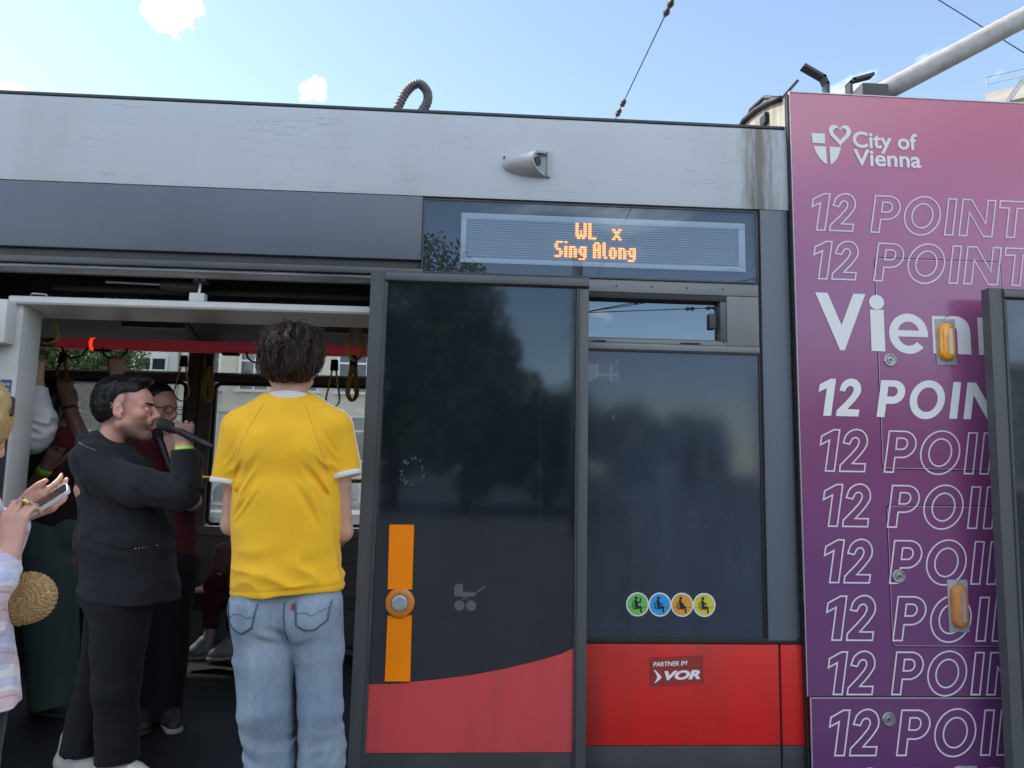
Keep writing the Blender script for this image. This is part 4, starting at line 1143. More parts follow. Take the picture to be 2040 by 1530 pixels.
v, f = poly_fill([[_T(a, b) for a, b in ((-.62, -.15), (.99, -.15), (1.0, .0), (.99, .16), (-.62, .16))]]); mb.add([(a, yv - .0003, b) for a, b in v], f)
mb.build('lettering', M_wht, adv)
mb = MB(); fit_text(mb, 'City of', 1.680, 1.978, 2.927, 3.026, yv, offset=.022); fit_text(mb, 'Vienna', 1.680, 1.993, 2.866, 2.942, yv - .0003, offset=.022)
mb.build('lettering', M_wht, adv)
# shield and heart emblem
mb = MB()
flat(mb, [(1.490, 3.008), (1.552, 3.008), (1.553, 2.962), (1.496, 2.962)], yv)
flat(mb, [(1.499, 2.948), (1.556, 2.948), (1.558, 2.866), (1.545, 2.873), (1.525, 2.893), (1.510, 2.917)], yv)
flat(mb, [(1.571, 2.948), (1.624, 2.948), (1.618, 2.923), (1.606, 2.895), (1.590, 2.874), (1.575, 2.866)], yv)
hc = []
for k in range(36):
    t = 2 * pi * k / 36; hc.append((1.620 + .0031 * 16 * sin(t) ** 3 * .95, 3.010 + .0033 * (13 * cos(t) - 5 * cos(2 * t) - 2 * cos(3 * t) - cos(4 * t))))
hin = [(1.620 + (x_ - 1.620) * .64, 3.016 + (z_ - 3.016) * .62) for x_, z_ in hc]
v, f = poly_fill([[(x_ + (x_ - 1.62) * .10, z_ + (z_ - 3.016) * .08) for x_, z_ in hc], hin]); mb.add([(a + .0015, yv - .0003, b) for a, b in v], f)
mb.build('emblem', M_wht, adv)
# locks and side marker lamps
for lx, lz in ((1.812, 1.993), (1.812, 1.077), (1.745, .504)):
    lk = MB().lathe((lx, PY, lz), [(.028, -.0005), (.028, -.004), (.026, -.006), (.022, -.006), (.0205, -.003), (.015, -.002), (.0145, -.006), (.010, -.0065), (.0095, -.003), (.004, -.003)], 28).build('lock', M_steel, adv, auto=30)
    MB().box(lx - .0032, lx + .0032, PY - .006, PY - .0032, lz - .0032, lz + .0032).build('key_square', M_rub, lk)
for (x0, x1, z0, z1, ml, mi_) in ((2.020, 2.110, 1.977, 2.181, M_lamp, M_lampi), (2.019, 2.107, .853, 1.066, M_lampd, M_lampid), (2.020, 2.108, .115, .322, M_lamp, M_lampi)):
    mk = bx('marker_lamp', M_plate, adv, x0, x1, PY - .005, PY - .0008, z0, z1, bev=.0015)
    cx = (x0 + x1) / 2 - .001; 
    mb = MB(); lay = [(.0, .034), (.008, .034), (.018, .030), (.022, .022)]
    prev = None
    rings = []
    for dy, r in lay:
        zc0, zc1 = z0 + .052, z1 - .052
        rings.append([(cx + a, PY - .0052 - dy, b) for a, b in arc(0, zc1, r, r, 0, 180, 10) + arc(0, zc0, r, r, 180, 360, 10)])
    n_ = len(rings[0]); vv = [p for r in rings for p in r]; ff = []
    for i in range(len(rings) - 1):
        for k in range(n_): ff.append((i * n_ + k, i * n_ + (k + 1) % n_, (i + 1) * n_ + (k + 1) % n_, (i + 1) * n_ + k))
    ff.append(tuple((len(rings) - 1) * n_ + k for k in range(n_)))
    mb.add(vv, ff); mb.build('lens', ml, mk, auto=45)
    mb = MB(); mb.box(cx + .000, cx + .017, PY - .0295, PY - .0265, z0 + .045, z1 - .045, .004 if False else 0); mb.build('inlay', mi_, mk)
    for zz in (z0 + .009, z1 - .009): MB().disc((cx + .006, PY - .008, zz), .005, PY - .005, 10).build('screw', M_steel, mk)

# ---------------------------------------------------------------- tram: roof
# end wall of the module above the roof line, with its dark gasket
mb = MB()
prof = [(.0, 2.97), (.0, 3.185), (.14, 3.235), (.30, 3.275), (.46, 3.300), (.53, 3.285), (.56, 3.23), (.56, 2.97)]
mb.add([(1.386, y, z) for y, z in prof] + [(1.42, y, z) for y, z in prof], [tuple(range(8)), tuple(range(15, 7, -1))] + [(i, (i + 1) % 8, (i + 1) % 8 + 8, i + 8) for i in range(8)])
mb.build('module_end_wall', mat('stained_grey', (.42, .40, .35), .7, col2=(.24, .21, .16), vscale=5, stretch=(1, 3, .5)), tram)
MB().tube([(1.376, .02, 3.192), (1.376, .14, 3.238), (1.376, .30, 3.280), (1.376, .46, 3.305), (1.376, .54, 3.285), (1.376, .57, 3.22), (1.376, .57, 3.0)], .014, 8).build('gasket', M_rub, tram, smooth=True)
MB().tube([(1.40, .10, 3.235), (1.40, .25, 3.32), (1.40, .42, 3.345), (1.40, .55, 3.27)], .011, 8).build('roof_cable', M_rub, tram, smooth=True)
T('end_wall_box', M_blk, 1.366, 1.3855, .17, .235, 3.155, 3.205, bev=.003)
T('module_roof', M_trimdark, 1.43, PX1, .0, 2.3, 3.10, 3.17, bev=0)
T('roof_cover', M_trimdark, 1.00, 1.384, .36, .60, 2.97, 3.02, bev=.01)
MB().tube([(1.25, .12, 3.06), (1.32, .12, 3.075), (1.37, .12, 3.075)], .018, 8).build('roof_fitting', M_trimdark, tram, smooth=True)
# ribbed hose
hp = [Vector((-.408, .40, 2.94)), Vector((-.402, .40, 3.20)), Vector((-.375, .40, 3.30)), Vector((-.335, .40, 3.365)), Vector((-.29, .40, 3.385)), Vector((-.252, .40, 3.345)), Vector((-.250, .40, 3.29)), Vector((-.280, .40, 3.23)), Vector((-.31, .40, 3.14)), Vector((-.31, .40, 2.95))]
def spline(P, n):
    out = []
    for i in range(len(P) - 1):
        a, b, c, d = P[max(i - 1, 0)], P[i], P[i + 1], P[min(i + 2, len(P) - 1)]
        for k in range(n):
            t = k / n; out.append(.5 * ((2 * b) + (c - a) * t + (2 * a - 5 * b + 4 * c - d) * t * t + (3 * b - a - 3 * c + d) * t ** 3))
    return out + [P[-1]]
hpts = spline(hp, 22)
MB().tube(hpts, [.0235 if (i % 5) < 3 else .0185 for i in range(len(hpts))], 14).build('ribbed_hose', mat('hose_grey', (.12, .12, .125), .5, var=.2, vscale=30), tram, smooth=True)
# bent brackets
def bracket(pts, w):
    mb = MB(); pts = [Vector(p) for p in pts]
    for i in range(len(pts) - 1):
        a, b = pts[i], pts[i + 1]; d = (b - a).normalized(); n_ = Vector((-d.z, 0, d.x)) * .007
        for_y = Vector((0, w / 2, 0)); e = d * .006
        vv = [a - e + s1 * n_ + s2 * for_y for s1 in (-1, 1) for s2 in (-1, 1)] + [b + e + s1 * n_ + s2 * for_y for s1 in (-1, 1) for s2 in (-1, 1)]
        mb.add(vv, [(0, 1, 3, 2), (4, 6, 7, 5), (0, 2, 6, 4), (1, 5, 7, 3), (0, 4, 5, 1), (2, 3, 7, 6)])
    return mb.build('roof_bracket', M_trimdark, tram)
bracket([(1.712, .25, 3.12), (1.710, .25, 3.40), (1.695, .25, 3.435), (1.600, .25, 3.487)], .05)
bracket([(1.827, .25, 3.12), (1.827, .25, 3.41), (1.845, .25, 3.428), (1.942, .25, 3.460)], .05)
bracket([(1.47, .30, 3.30), (1.58, .30, 3.43)], .05)
# current collector arm
arm = empty('current_collector', (0, 0, 0)); arm.parent = tram
MB().tube([(2.24, .9, 3.66), (2.50, .9, 3.81), (3.4, .9, 4.33), (4.3, .9, 4.85)], [.060, .060, .062, .064], 20).build('lower_arm', mat('arm_grey', (.40, .39, .38), .5, var=.16, vscale=12, bump=.15, bscale=30), arm, smooth=True)
bx('arm_bearing', M_trimdark, arm, 2.20, 2.36, .78, 1.02, 3.40, 3.735, bev=.01); bx('arm_base', M_trimdark, arm, 2.0, 2.6, .6, 1.2, 3.171, 3.40, bev=.01)
MB().tube([(2.62, .5, 3.2), (3.1, .7, 3.75), (4.0, .7, 4.0)], .014, 8).build('tie_rod', M_steel, arm, smooth=True)

# ---------------------------------------------------------------- tram: inside
T('tram_floor', M_floor, LX, PX1, .0, 2.34, .12, .20, bev=0)
T('ceiling', M_ceil, LX, 1.385, .46, 2.30, 2.46, 2.50, bev=0)
T('ceiling_joint', M_trimdark, -1.62, -1.58, .47, 2.0, 2.452, 2.459, bev=0)
mb = MB(); mb.extr([(1.85, 2.459), (2.27, 2.335), (2.29, 2.335), (2.29, 2.459)], LX, 1.385).build('ceiling_cove', M_ceil, tram)
T('bulkhead', M_iwall, 1.30, 1.384, .06, 2.28, .2, 2.45, bev=0)
T('bulkhead', M_iwall, LX, LX + .05, .06, 2.28, .2, 2.45, bev=0)
T('underframe', M_blk, LX, PX1, .1, 2.25, -.0, .118, bev=0)
# door machinery above the flap
T('mechanism_housing', M_dark, LX, .45, .30, .45, 2.19, 2.655, bev=0)
T('mechanism_top', M_dark, LX, .45, .065, .299, 2.31, 2.36, bev=0)
T('mechanism_rail', M_dark, -1.85, -.45, .20, .24, 2.235, 2.262, bev=.004)
mt = MB().tube([(-1.36, .16, 2.268), (-1.20, .16, 2.262)], [.026, .026], 14).build('drive_motor', mat('motor_grey', (.06, .062, .068), .45), tram, auto=40)
MB().tube([(-1.60, .16, 2.272), (-1.36, .16, 2.268)], .007, 8).build('drive_spindle', M_steel, tram)
for i in range(9): T('terminal', mat('terminal_grey', (.10, .11, .11), .5), -1.66 + i * .022, -1.648 + i * .022, .28, .298, 2.225, 2.27 - .008 * (i % 3), bev=0)
tb = T('terminal_rail', M_dark, -1.80, -1.42, .285, .2985, 2.275, 2.30, bev=.002)
# open cover flap
fl = empty('cover_flap', (0, 0, 0)); fl.parent = tram
mb = MB(); mb.extr([(.052, 2.150), (.058, 2.142), (.30, 2.128), (.30, 2.140), (.09, 2.158), (.075, 2.176), (.060, 2.176), (.052, 2.170)], -1.935, -.395).build('flap_panel', M_cwhite, fl, auto=30)
MB().box(-1.205, -1.142, .062, .105, 2.177, 2.214, .004).build('hinge_block', M_cwhite, fl, auto=35)
MB().tube([(-1.172, .085, 2.214), (-1.170, .09, 2.262)], .007, 8).build('stay_rod', M_steel, fl)
bx('stay_mount', M_dark, fl, -1.20, -1.14, .075, .13, 2.262, 2.305, bev=.004)
for dx in (-.015, .015): MB().disc((-1.17 + dx, .073, 2.277), .008, .076, 10).build('bolt', M_steel, fl)
MB().tube([(-1.86, .07, 2.178), (-1.85, .07, 2.190), (-1.80, .075, 2.188), (-1.79, .08, 2.176)], .005, 6).build('catch_wire', M_steel, fl, smooth=True)
# far side: sill, pillars, bars, glass
FY = 2.28
T('far_wall', M_iwall, LX, 1.30, FY, FY + .06, .2, 1.045, bev=0)
T('far_ledge', mat('ledge_grey', (.33, .34, .36), .5), LX, 1.30, FY - .03, FY - .002, .985, 1.048, bev=.008)
T('far_rib', M_iwall, LX, 1.30, FY - .022, FY - .002, .80, .84, bev=.006); T('far_rib', M_iwall, LX, 1.30, FY - .03, FY - .002, .56, .62, bev=.01)
T('heater_box', M_iwall, LX, 1.30, FY - .12, FY - .031, .262, .50, bev=.01); T('skirting', MATS['ledge_grey'], LX, 1.30, FY - .13, FY - .08, .205, .235, bev=.004)
for jx in (-1.97, -1.40, -.6): T('panel_gap', M_rub, jx, jx + .012, FY - .1235, FY - .1205, .262, .50, bev=0)
T('far_top_rail', M_iwall, LX, 1.30, FY, FY + .06, 2.325, 2.46, bev=0)
xs = [(-3.62, -2.03), (-1.845, -.28), (-.10, 1.10)]
prevx = LX
for a, b in xs:
    T('far_pillar', M_ipill, prevx, a, FY - .02, FY + .06, 1.05, 2.323, bev=.01); prevx = b
    fw_ = empty('far_window', (0, 0, 0)); fw_.parent = tram
    bx('bar', M_ipill, fw_, a + .002, b - .002, FY - .012, FY + .05, 2.072, 2.130, bev=.008)
    bx('bar_edge', M_alu2, fw_, a + .002, b - .002, FY + .0, FY + .03, 2.1305, 2.140, bev=.001)
    pobj('pane', [(a, FY + .035, 1.05), (b, FY + .035, 1.05), (b, FY + .035, 2.071), (a, FY + .035, 2.071)], [(0, 1, 2, 3)], M_gfar, fw_)
    pobj('top_pane', [(a, FY + .036, 2.131), (b, FY + .036, 2.131), (b, FY + .036, 2.322), (a, FY + .036, 2.322)], [(0, 1, 2, 3)], M_gfar2, fw_)
    lp = rrect(a + .012, b - .012, 1.062, 2.060, .04); v, f = ribbon(lp, .022); mb = MB(); mb.add([(p, FY + .0, r) for p, r in v] + [(p, FY + .03, r) for p, r in v], f + [tuple(i + len(v) for i in t) for t in f] + [(i, (i + 1) % len(lp), (i + 1) % len(lp) + len(v), i + len(v)) for i in range(len(lp))] + [(i + len(lp), (i + 1) % len(lp) + len(lp), (i + 1) % len(lp) + len(v) + len(lp), i + len(v) + len(lp)) for i in range(len(lp))]); mb.build('window_gasket', M_trimdark, fw_)
T('far_pillar', M_ipill, prevx, 1.30, FY - .02, FY + .06, 1.05, 2.323, bev=.01)
T('pillar_groove', M_rub, -1.945, -1.938, FY - .0215, FY - .019, 1.05, 2.32, bev=0)
# red handrail, lamp, cables, straps
hrail = empty('handrail', (0, 0, 0)); hrail.parent = tram
MB().tube([(-4.2, 1.4, 2.187), (-2.47, 1.4, 2.187)], .031, 16).build('yellow_section', M_yelr, hrail, auto=40)
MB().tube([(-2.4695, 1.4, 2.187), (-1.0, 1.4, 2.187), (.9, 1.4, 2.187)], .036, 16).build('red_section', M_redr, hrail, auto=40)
MB().tube([(-2.270, 1.4, 2.187), (-2.250, 1.4, 2.187)], .038, 16).build('red_lamp', M_redl, hrail, auto=40)
for x in (-2.20, -1.45, -.55): MB().box(x - .05, x + .05, 1.38, 1.42, 2.139, 2.156, .004).build('rail_clamp', M_blk, hrail)
for x in (-2.35, -2.12, -1.28): MB().tube(spline([Vector((x - .07, 1.36, 2.16)), Vector((x - .05, 1.36, 2.115)), Vector((x, 1.36, 2.095)), Vector((x + .05, 1.36, 2.115)), Vector((x + .08, 1.36, 2.16))], 5), .006, 6).build('loose_cable', M_blk, hrail, smooth=True)
for x in (-3.2, .6): MB().tube([(x, 1.4, 2.21), (x, 1.4, 2.46)], .016, 10).build('hanger', M_yelr, hrail)
MB().tube(spline([Vector((-1.75, 1.2, 2.455)), Vector((-1.72, 1.22, 2.36)), Vector((-1.66, 1.25, 2.30)), Vector((-1.63, 1.36, 2.23))], 5), .006, 6).build('loose_cable', M_blk, hrail, smooth=True)
def strap(x, y, z, L, w=.045, rot=0.0, clamp=True):
    """band loop hanging from (x, y, z)"""
    s_ = empty('grab_strap', (0, 0, 0)); s_.parent = tram
    if clamp: MB().tube([(x, y, z + .03), (x, y, z - .035)], [.022, .026], 12).build('clamp', M_blk, s_, auto=40)
    pts = []
    for t in np.linspace(0, 1, 25):
        a = -pi / 2 + (t - .5) * 2 * pi * .94
        k = (1 - sin(-pi / 2 + abs(t - .5) * 2 * pi * .5)) if False else 0
        u = abs(t - .5) * 2                                      # 0 bottom .. 1 top
        hw = w * (sin(min(1, (u) * 3.2) * pi / 2)) * (1 - .80 * max(0, (u - .31) / .69))
        zz = z - L + (L * .97) * (max(0, u - .0) ** 1.25 if u > 0 else 0)
        pts.append((x + math.copysign(hw, t - .5) * cos(rot), y + math.copysign(hw, t - .5) * sin(rot), zz))
    mb = MB(); N = len(pts); bw = .017
    nx, ny = -sin(rot), cos(rot)
    V = []
    for i, p in enumerate(pts):
        a = Vector(pts[max(0, i - 1)]); b = Vector(pts[min(N - 1, i + 1)]); d = (b - a).normalized(); nn = d.cross(Vector((nx, ny, 0))).normalized() * .0025
        for sy in (-1, 1):
            for sn in (-1, 1): V.append((p[0] + nx * bw * sy + nn.x * sn, p[1] + ny * bw * sy + nn.y * sn, p[2] + nn.z * sn))
    F = []
    for i in range(N - 1):
        o = i * 4; e = o + 4; F += [(o, o + 1, e + 1, e), (o + 2, e + 2, e + 3, o + 3), (o, e, e + 2, o + 2), (o + 1, o + 3, e + 3, e + 1)]
    mb.add(V, F); mb.build('band', M_yel, s_, auto=60)
    return s_
strap(-1.725, 1.40, 2.10, .245, .044, .5)
strap(-.605, .75, 2.30, .265, .046, .6)
strap(-.83, 1.40, 2.10, .27, .042, .4)
strap(-.715, 1.40, 2.13, .25, .042, 1.0)
strap(-1.575, 1.40, 2.10, .245, .044, 1.3)
strap(-2.02, .50, 2.24, .20, .05, .3)
strap(-2.43, 1.40, 2.10, .22, .044, .9)
# yellow grab bar by the far window, seat with bracket
MB().tube([(-1.97, 2.17, 1.385), (-1.0, 2.17, 1.385), (.4, 2.17, 1.385)], .016, 10).build('grab_bar', M_yelr, tram, smooth=True)
seat = empty('seat', (0, 0, 0)); seat.parent = tram
MB().box(-1.78, -1.15, 1.78, 2.20, .60, .68, .035).build('cushion', M_seat, seat, auto=50)
MB().box(-1.4, -1.0, 2.0, 2.2, .21, .598, .01).build('pedestal', M_iwall, seat)
pb = MB().tube([(-1.855, 2.05, .66), (-1.865, 2.05, 1.35)], .018, 10).build('seat_post', M_ipill, tram, smooth=True)
T('ticket_box', M_blk, -1.90, -1.84, 2.02, 2.10, .50, .70, bev=.01)
# notice panels on the cove
for x0, x1 in ((-.98, -.80), (-.76, -.62), (-2.3, -1.9)):
    T('ceiling_notice', mat('notice_grey', (.14, .15, .17), .5, var=.2, vscale=30), x0, x1, 1.80, 1.845, 2.37, 2.455, bev=.002)

# ---------------------------------------------------------------- overhead wires
wire('span wire with two insulators rising behind the white roof edge', (2.53, 24, 8.72), (2.4425, 1.06, 7.195), .0, .010, name='overhead_wire', ins=((.655, .26), (.672, .22), (.797, .40)))
wire('thin wire crossing the sky at the top right corner', (4.0, 4, 7.16), (7.6, 4, 5.0), .0, .006, name='overhead_wire')

# ---------------------------------------------------------------- people: materials
def skin_mat(name, col, blush=(1.12, .86, .82)):
    g = NT(name); o = g.obj()
    c = g.ramp(g.noise(o, 9, 5), [(.3, tuple(a * b for a, b in zip(col, blush))), (.7, col)])
    g.l(c, g.b.inputs['Base Color']); g.b.inputs['Roughness'].default_value = .5
    g.b.inputs['Subsurface Weight'].default_value = .12; g.b.inputs['Subsurface Radius'].default_value = (.01, .004, .002); g.b.inputs['Subsurface Scale'].default_value = .4
    g.bump(g.noise(o, 160, 3), .12, .002); return g.m
def skin_beard(name, col, beard):
    m = skin_mat(name, col); t = m.node_tree; b = t.nodes['Principled BSDF']; src = b.inputs['Base Color'].links[0].from_socket
    at = t.nodes.new('ShaderNodeAttribute'); at.attribute_name = 'beard'; n = t.nodes.new('ShaderNodeTexNoise'); n.inputs['Scale'].default_value = 350
    mu = t.nodes.new('ShaderNodeMath'); mu.operation = 'MULTIPLY'; t.links.new(at.outputs['Fac'], mu.inputs[0])
    rp = t.nodes.new('ShaderNodeMapRange'); rp.inputs['To Min'].default_value = .75; rp.inputs['To Max'].default_value = 1.2; t.links.new(n.outputs['Fac'], rp.inputs['Value']); t.links.new(rp.outputs[0], mu.inputs[1])
    mx = t.nodes.new('ShaderNodeMixRGB'); mx.inputs['Color2'].default_value = (*beard, 1); t.links.new(mu.outputs[0], mx.inputs['Fac']); t.links.new(src, mx.inputs['Color1'])
    at2 = t.nodes.new('ShaderNodeAttribute'); at2.attribute_name = 'lip'; mx2 = t.nodes.new('ShaderNodeMixRGB'); mx2.inputs['Color2'].default_value = (.42, .15, .14, 1)
    t.links.new(at2.outputs['Fac'], mx2.inputs['Fac']); t.links.new(mx.outputs[0], mx2.inputs['Color1']); t.links.new(mx2.outputs[0], b.inputs['Base Color']); return m
M_skin = skin_mat('skin_fair', (.56, .36, .28))
M_skinr = skin_mat('skin_rosy', (.58, .35, .29))
M_skinb = skin_mat('skin_brown', (.26, .155, .11))
M_sbeard = skin_beard('skin_with_stubble', (.58, .35, .29), (.045, .035, .036))
M_stub = mat('stubble', (.30, .20, .165), .6, var=.18, vscale=120)
def cloth(name, col, var=.08, vscale=6, weave=420, bs=.25, rough=.85, col2=None, sheen=.15):
    g = NT(name); o = g.obj()
    c1 = tuple(min(1, a * (1 + var)) for a in col); c2 = col2 if col2 else tuple(a * (1 - var) for a in col)
    c = g.ramp(g.noise(o, vscale, 6, .65), [(.3, c2), (.7, c1)])
    c = g.mix(.25, c, g.mix(1.0, c, g.ramp(g.noise(o, weave, 2), [(.3, (.7, .7, .7)), (.7, (1.25, 1.25, 1.25))]), 'MULTIPLY'))
    g.l(c, g.b.inputs['Base Color']); g.b.inputs['Roughness'].default_value = rough; g.b.inputs['Specular IOR Level'].default_value = .25
    g.b.inputs['Sheen Weight'].default_value = sheen
    h = g.math('ADD', g.noise(o, weave, 2), g.math('MULTIPLY', g.noise(o, 14, 5, .65, (1, 1, .6)), 1.6))
    g.bump(h, bs, .004); return g.m
M_yshirt = cloth('yellow_jersey', (.96, .52, .03), .05, 5, 500, .35)
M_wcuff = cloth('white_rib', (.78, .77, .80), .03, 8, 500, .2)
M_seam = mat('yellow_seam', (.80, .42, .025), .9)
DN = NT('washed_denim'); _o = DN.obj()
_c = DN.ramp(DN.noise(_o, 5, 7, .6, (1.6, 1, .55)), [(.28, (.17, .235, .33)), (.55, (.28, .355, .45)), (.80, (.40, .47, .54))])
_c = DN.mix(.55, _c, DN.mix(1.0, _c, DN.ramp(DN.noise(_o, 160, 3, .6, (3, 1, .35)), [(.3, (.62, .66, .74)), (.72, (1.3, 1.28, 1.22))]), 'MULTIPLY'))
DN.l(_c, DN.b.inputs['Base Color']); DN.b.inputs['Roughness'].default_value = .9; DN.b.inputs['Specular IOR Level'].default_value = .2
DN.bump(DN.math('ADD', DN.noise(_o, 330, 2), DN.math('MULTIPLY', DN.noise(_o, 18, 4, .6), 1.5)), .35, .004)
M_denim = DN.m
M_stitch = mat('dark_stitch', (.05, .085, .16), .9)
M_redtab = mat('red_tab', (.45, .02, .03), .7)
def hair_mat(name, col, col2, rough=.42):
    g = NT(name); o = g.obj()
    at = g.n('Attribute'); at.attribute_name = 'tone'; tn = g.math('ADD', g.math('MULTIPLY', g.noise(o, 26, 4, .6, (1, 1, .4)), .5), g.math('MULTIPLY', at.outputs['Fac'], .5))
    g.l(g.ramp(tn, [(.25, col2), (.8, col)]), g.b.inputs['Base Color']); g.b.inputs['Roughness'].default_value = rough
    g.b.inputs['Specular IOR Level'].default_value = .28; g.b.inputs['Anisotropic'].default_value = .4; return g.m
M_hbrown = hair_mat('hair_dark_brown', (.085, .055, .042), (.020, .013, .011))
M_hblack = hair_mat('hair_black', (.022, .020, .022), (.010, .009, .010))
M_hblond = hair_mat('hair_blond', (.66, .50, .27), (.45, .31, .14), .4)
M_suit = cloth('black_suit', (.013, .015, .020), .2, 8, 500, .5, sheen=.08)
M_trou = cloth('black_trousers', (.010, .011, .014), .15, 8, 500, .3, sheen=.05)
M_shoe = mat('white_shoe', (.62, .60, .57), .5, var=.08, vscale=20)
M_shoeg = mat('grey_shoe', (.22, .23, .24), .6, var=.2, vscale=40)
M_shoed = mat('dark_shoe', (.035, .035, .035), .6, var=.2, vscale=40)
M_sole = mat('shoe_sole', (.40, .39, .37), .7)
M_lime = mat('lime_band', (.42, .72, .09), .5, sss=.0)
M_bead = mat('bead', (.75, .75, .78), .15, .6)
M_mic = mat('microphone_black', (.014, .014, .016), .35, .2)
M_mesh = mat('microphone_grille', (.028, .028, .03), .5, .5, bump=.6, bscale=500)
M_teal = cloth('teal_trousers', (.075, .125, .13), .12, 6, 400, .3)
M_top = cloth('dark_top', (.035, .022, .028), .2, 8, 400, .3)
M_scarf = cloth('red_scarf', (.15, .022, .03), .3, 18, 400, .4)
M_maroon = cloth('maroon_shirt', (.10, .014, .020), .2, 10, 400, .3)
M_white = cloth('white_sweatshirt', (.74, .75, .80), .04, 8, 500, .35)
M_pinkj = cloth('pink_jacket', (.26, .13, .15), .15, 10, 400, .3)
M_redp = cloth('red_leggings', (.12, .016, .022), .2, 10, 400, .3)
M_blackl = cloth('black_leggings', (.014, .014, .016), .15, 10, 400, .3)
M_metal = mat('gold_ring', (.75, .52, .22), .25, .95)
PL = NT('plaid_flannel'); _o = PL.obj()
_mp2 = PL.n('Mapping'); _mp2.inputs['Rotation'].default_value = (.25, .5, .35); 
_mp2.inputs['Scale'].default_value = (1, 1, 1); PL.l(_o, _mp2.inputs['Vector'])
_px, _py, _pz = PL.xyz(_mp2.outputs[0])
def _band(c, per, w, ph):
    f = PL.math('FRACT', PL.math('ADD', PL.math('MULTIPLY', c, 1 / per), ph)); return PL.math('LESS_THAN', f, w)
_c = PL.mix(PL.math('MULTIPLY', _band(_pz, .088, .40, .05), .55), (.76, .74, .78), (.60, .34, .37))
_c = PL.mix(PL.math('MULTIPLY', _band(_px, .080, .38, .5), .42), _c, (.34, .42, .68))
_c = PL.mix(PL.math('MULTIPLY', _band(_pz, .088, .22, .55), .45), _c, (.36, .45, .72))
_c = PL.mix(PL.math('MULTIPLY', _band(_pz, .088, .05, .80), .6), _c, (.50, .20, .24))
_c = PL.mix(PL.math('MULTIPLY', _band(_px, .080, .06, .15), .5), _c, (.50, .22, .26))
_c = PL.mix(.5, _c, PL.mix(1.0, _c, PL.ramp(PL.noise(_o, 60, 4), [(.3, (.8, .8, .8)), (.7, (1.12, 1.12, 1.12))]), 'MULTIPLY'))
PL.l(_c, PL.b.inputs['Base Color']); PL.b.inputs['Roughness'].default_value = .95; PL.b.inputs['Specular IOR Level'].default_value = .15; PL.b.inputs['Sheen Weight'].default_value = .3
PL.bump(PL.noise(_o, 300, 3), .3, .004)
M_plaid = PL.m

from mathutils.bvhtree import BVHTree
def surf(obj, pts, off=.0006, dirv=(0, 1, 0), y0=-1.0):
    """lay (x, z) points on the camera-facing side of a mesh"""
    me = obj.data; o = Vector((0, 0, 0)); p = obj
    while p is not None: o += p.location; p = p.parent
    b = getattr(surf, 'c', {}).get(obj.name)
    if b is None:
        b = BVHTree.FromPolygons([v.co[:] for v in me.vertices], [tuple(q.vertices) for q in me.polygons]); surf.c = {**getattr(surf, 'c', {}), obj.name: b}
    out = []
    for x, z in pts:
        h = b.ray_cast(Vector((x, y0, z)) - o, Vector(dirv))
        if h[0] is not None: out.append(h[0] + o + h[1].normalized() * off if h[1].y < 0 else h[0] + o - h[1].normalized() * off)
    return out
def seam(name, obj, pts, r, m, parent, n=8, off=.0004):
    L = []
    for i in range(len(pts) - 1):
        for k in range(n): L.append(tuple(lerp(pts[i], pts[i + 1], k / n)))
    L.append(pts[-1]); P = surf(obj, L, off)
    if len(P) > 2: return MB().tube(P, r, 5).build(name, m, parent, smooth=True)
def folds(seed, amp, scale=9.0, stretch=(1, 1, .35), extra=None):
    st = np.array(stretch, np.float32)
    def f(P):
        w = noise3(P, 5.0, seed + 3)[:, None] * .05
        a = noise3((P + w) * st, scale, seed); b = noise3((P + w) * st, scale * 2.1, seed + 1)
        d = -amp * (1 - 2 * np.abs(a)) - amp * .45 * (1 - 2 * np.abs(b)) 
        if extra is not None: d = d + extra(P)
        return d
    return f
def person(label, loc): return empty('person', loc, label, 'person')
def shoe(parent, heel, toe, m, sole=M_sole, w=.042, z0=.2, hgt=.075, h=.006):
    heel = np.array(heel, float); toe = np.array(toe, float); d = nrm(toe - heel); L = np.linalg.norm(toe - heel); up = np.array([0, 0, 1.])
    S = SDF()
    S.cone(heel + d * .04 + up * .045, heel + d * L * .55 + up * .045, .040, .043, .03)
    S.cone(heel + d * L * .55 + up * .045, toe - d * .045 + up * .032, .043, .032, .03)
    S.cone(heel + d * .05 + up * .06, heel + d * .065 + up * (hgt + .045), .040, .044, .03)
    S.cut(heel + up * .016, (0, 0, -1), .004)
    u = sobj('shoe', S, m, parent, h)
    S = SDF(); S.cone(heel + d * .038 + up * .012, toe - d * .042 + up * .012, .044, .041, .01); S.cut(heel + up * .024, (0, 0, 1), .004); S.cut(heel + up * .0, (0, 0, -1), .004)
    sobj('sole', S, sole, u, h)
    return u

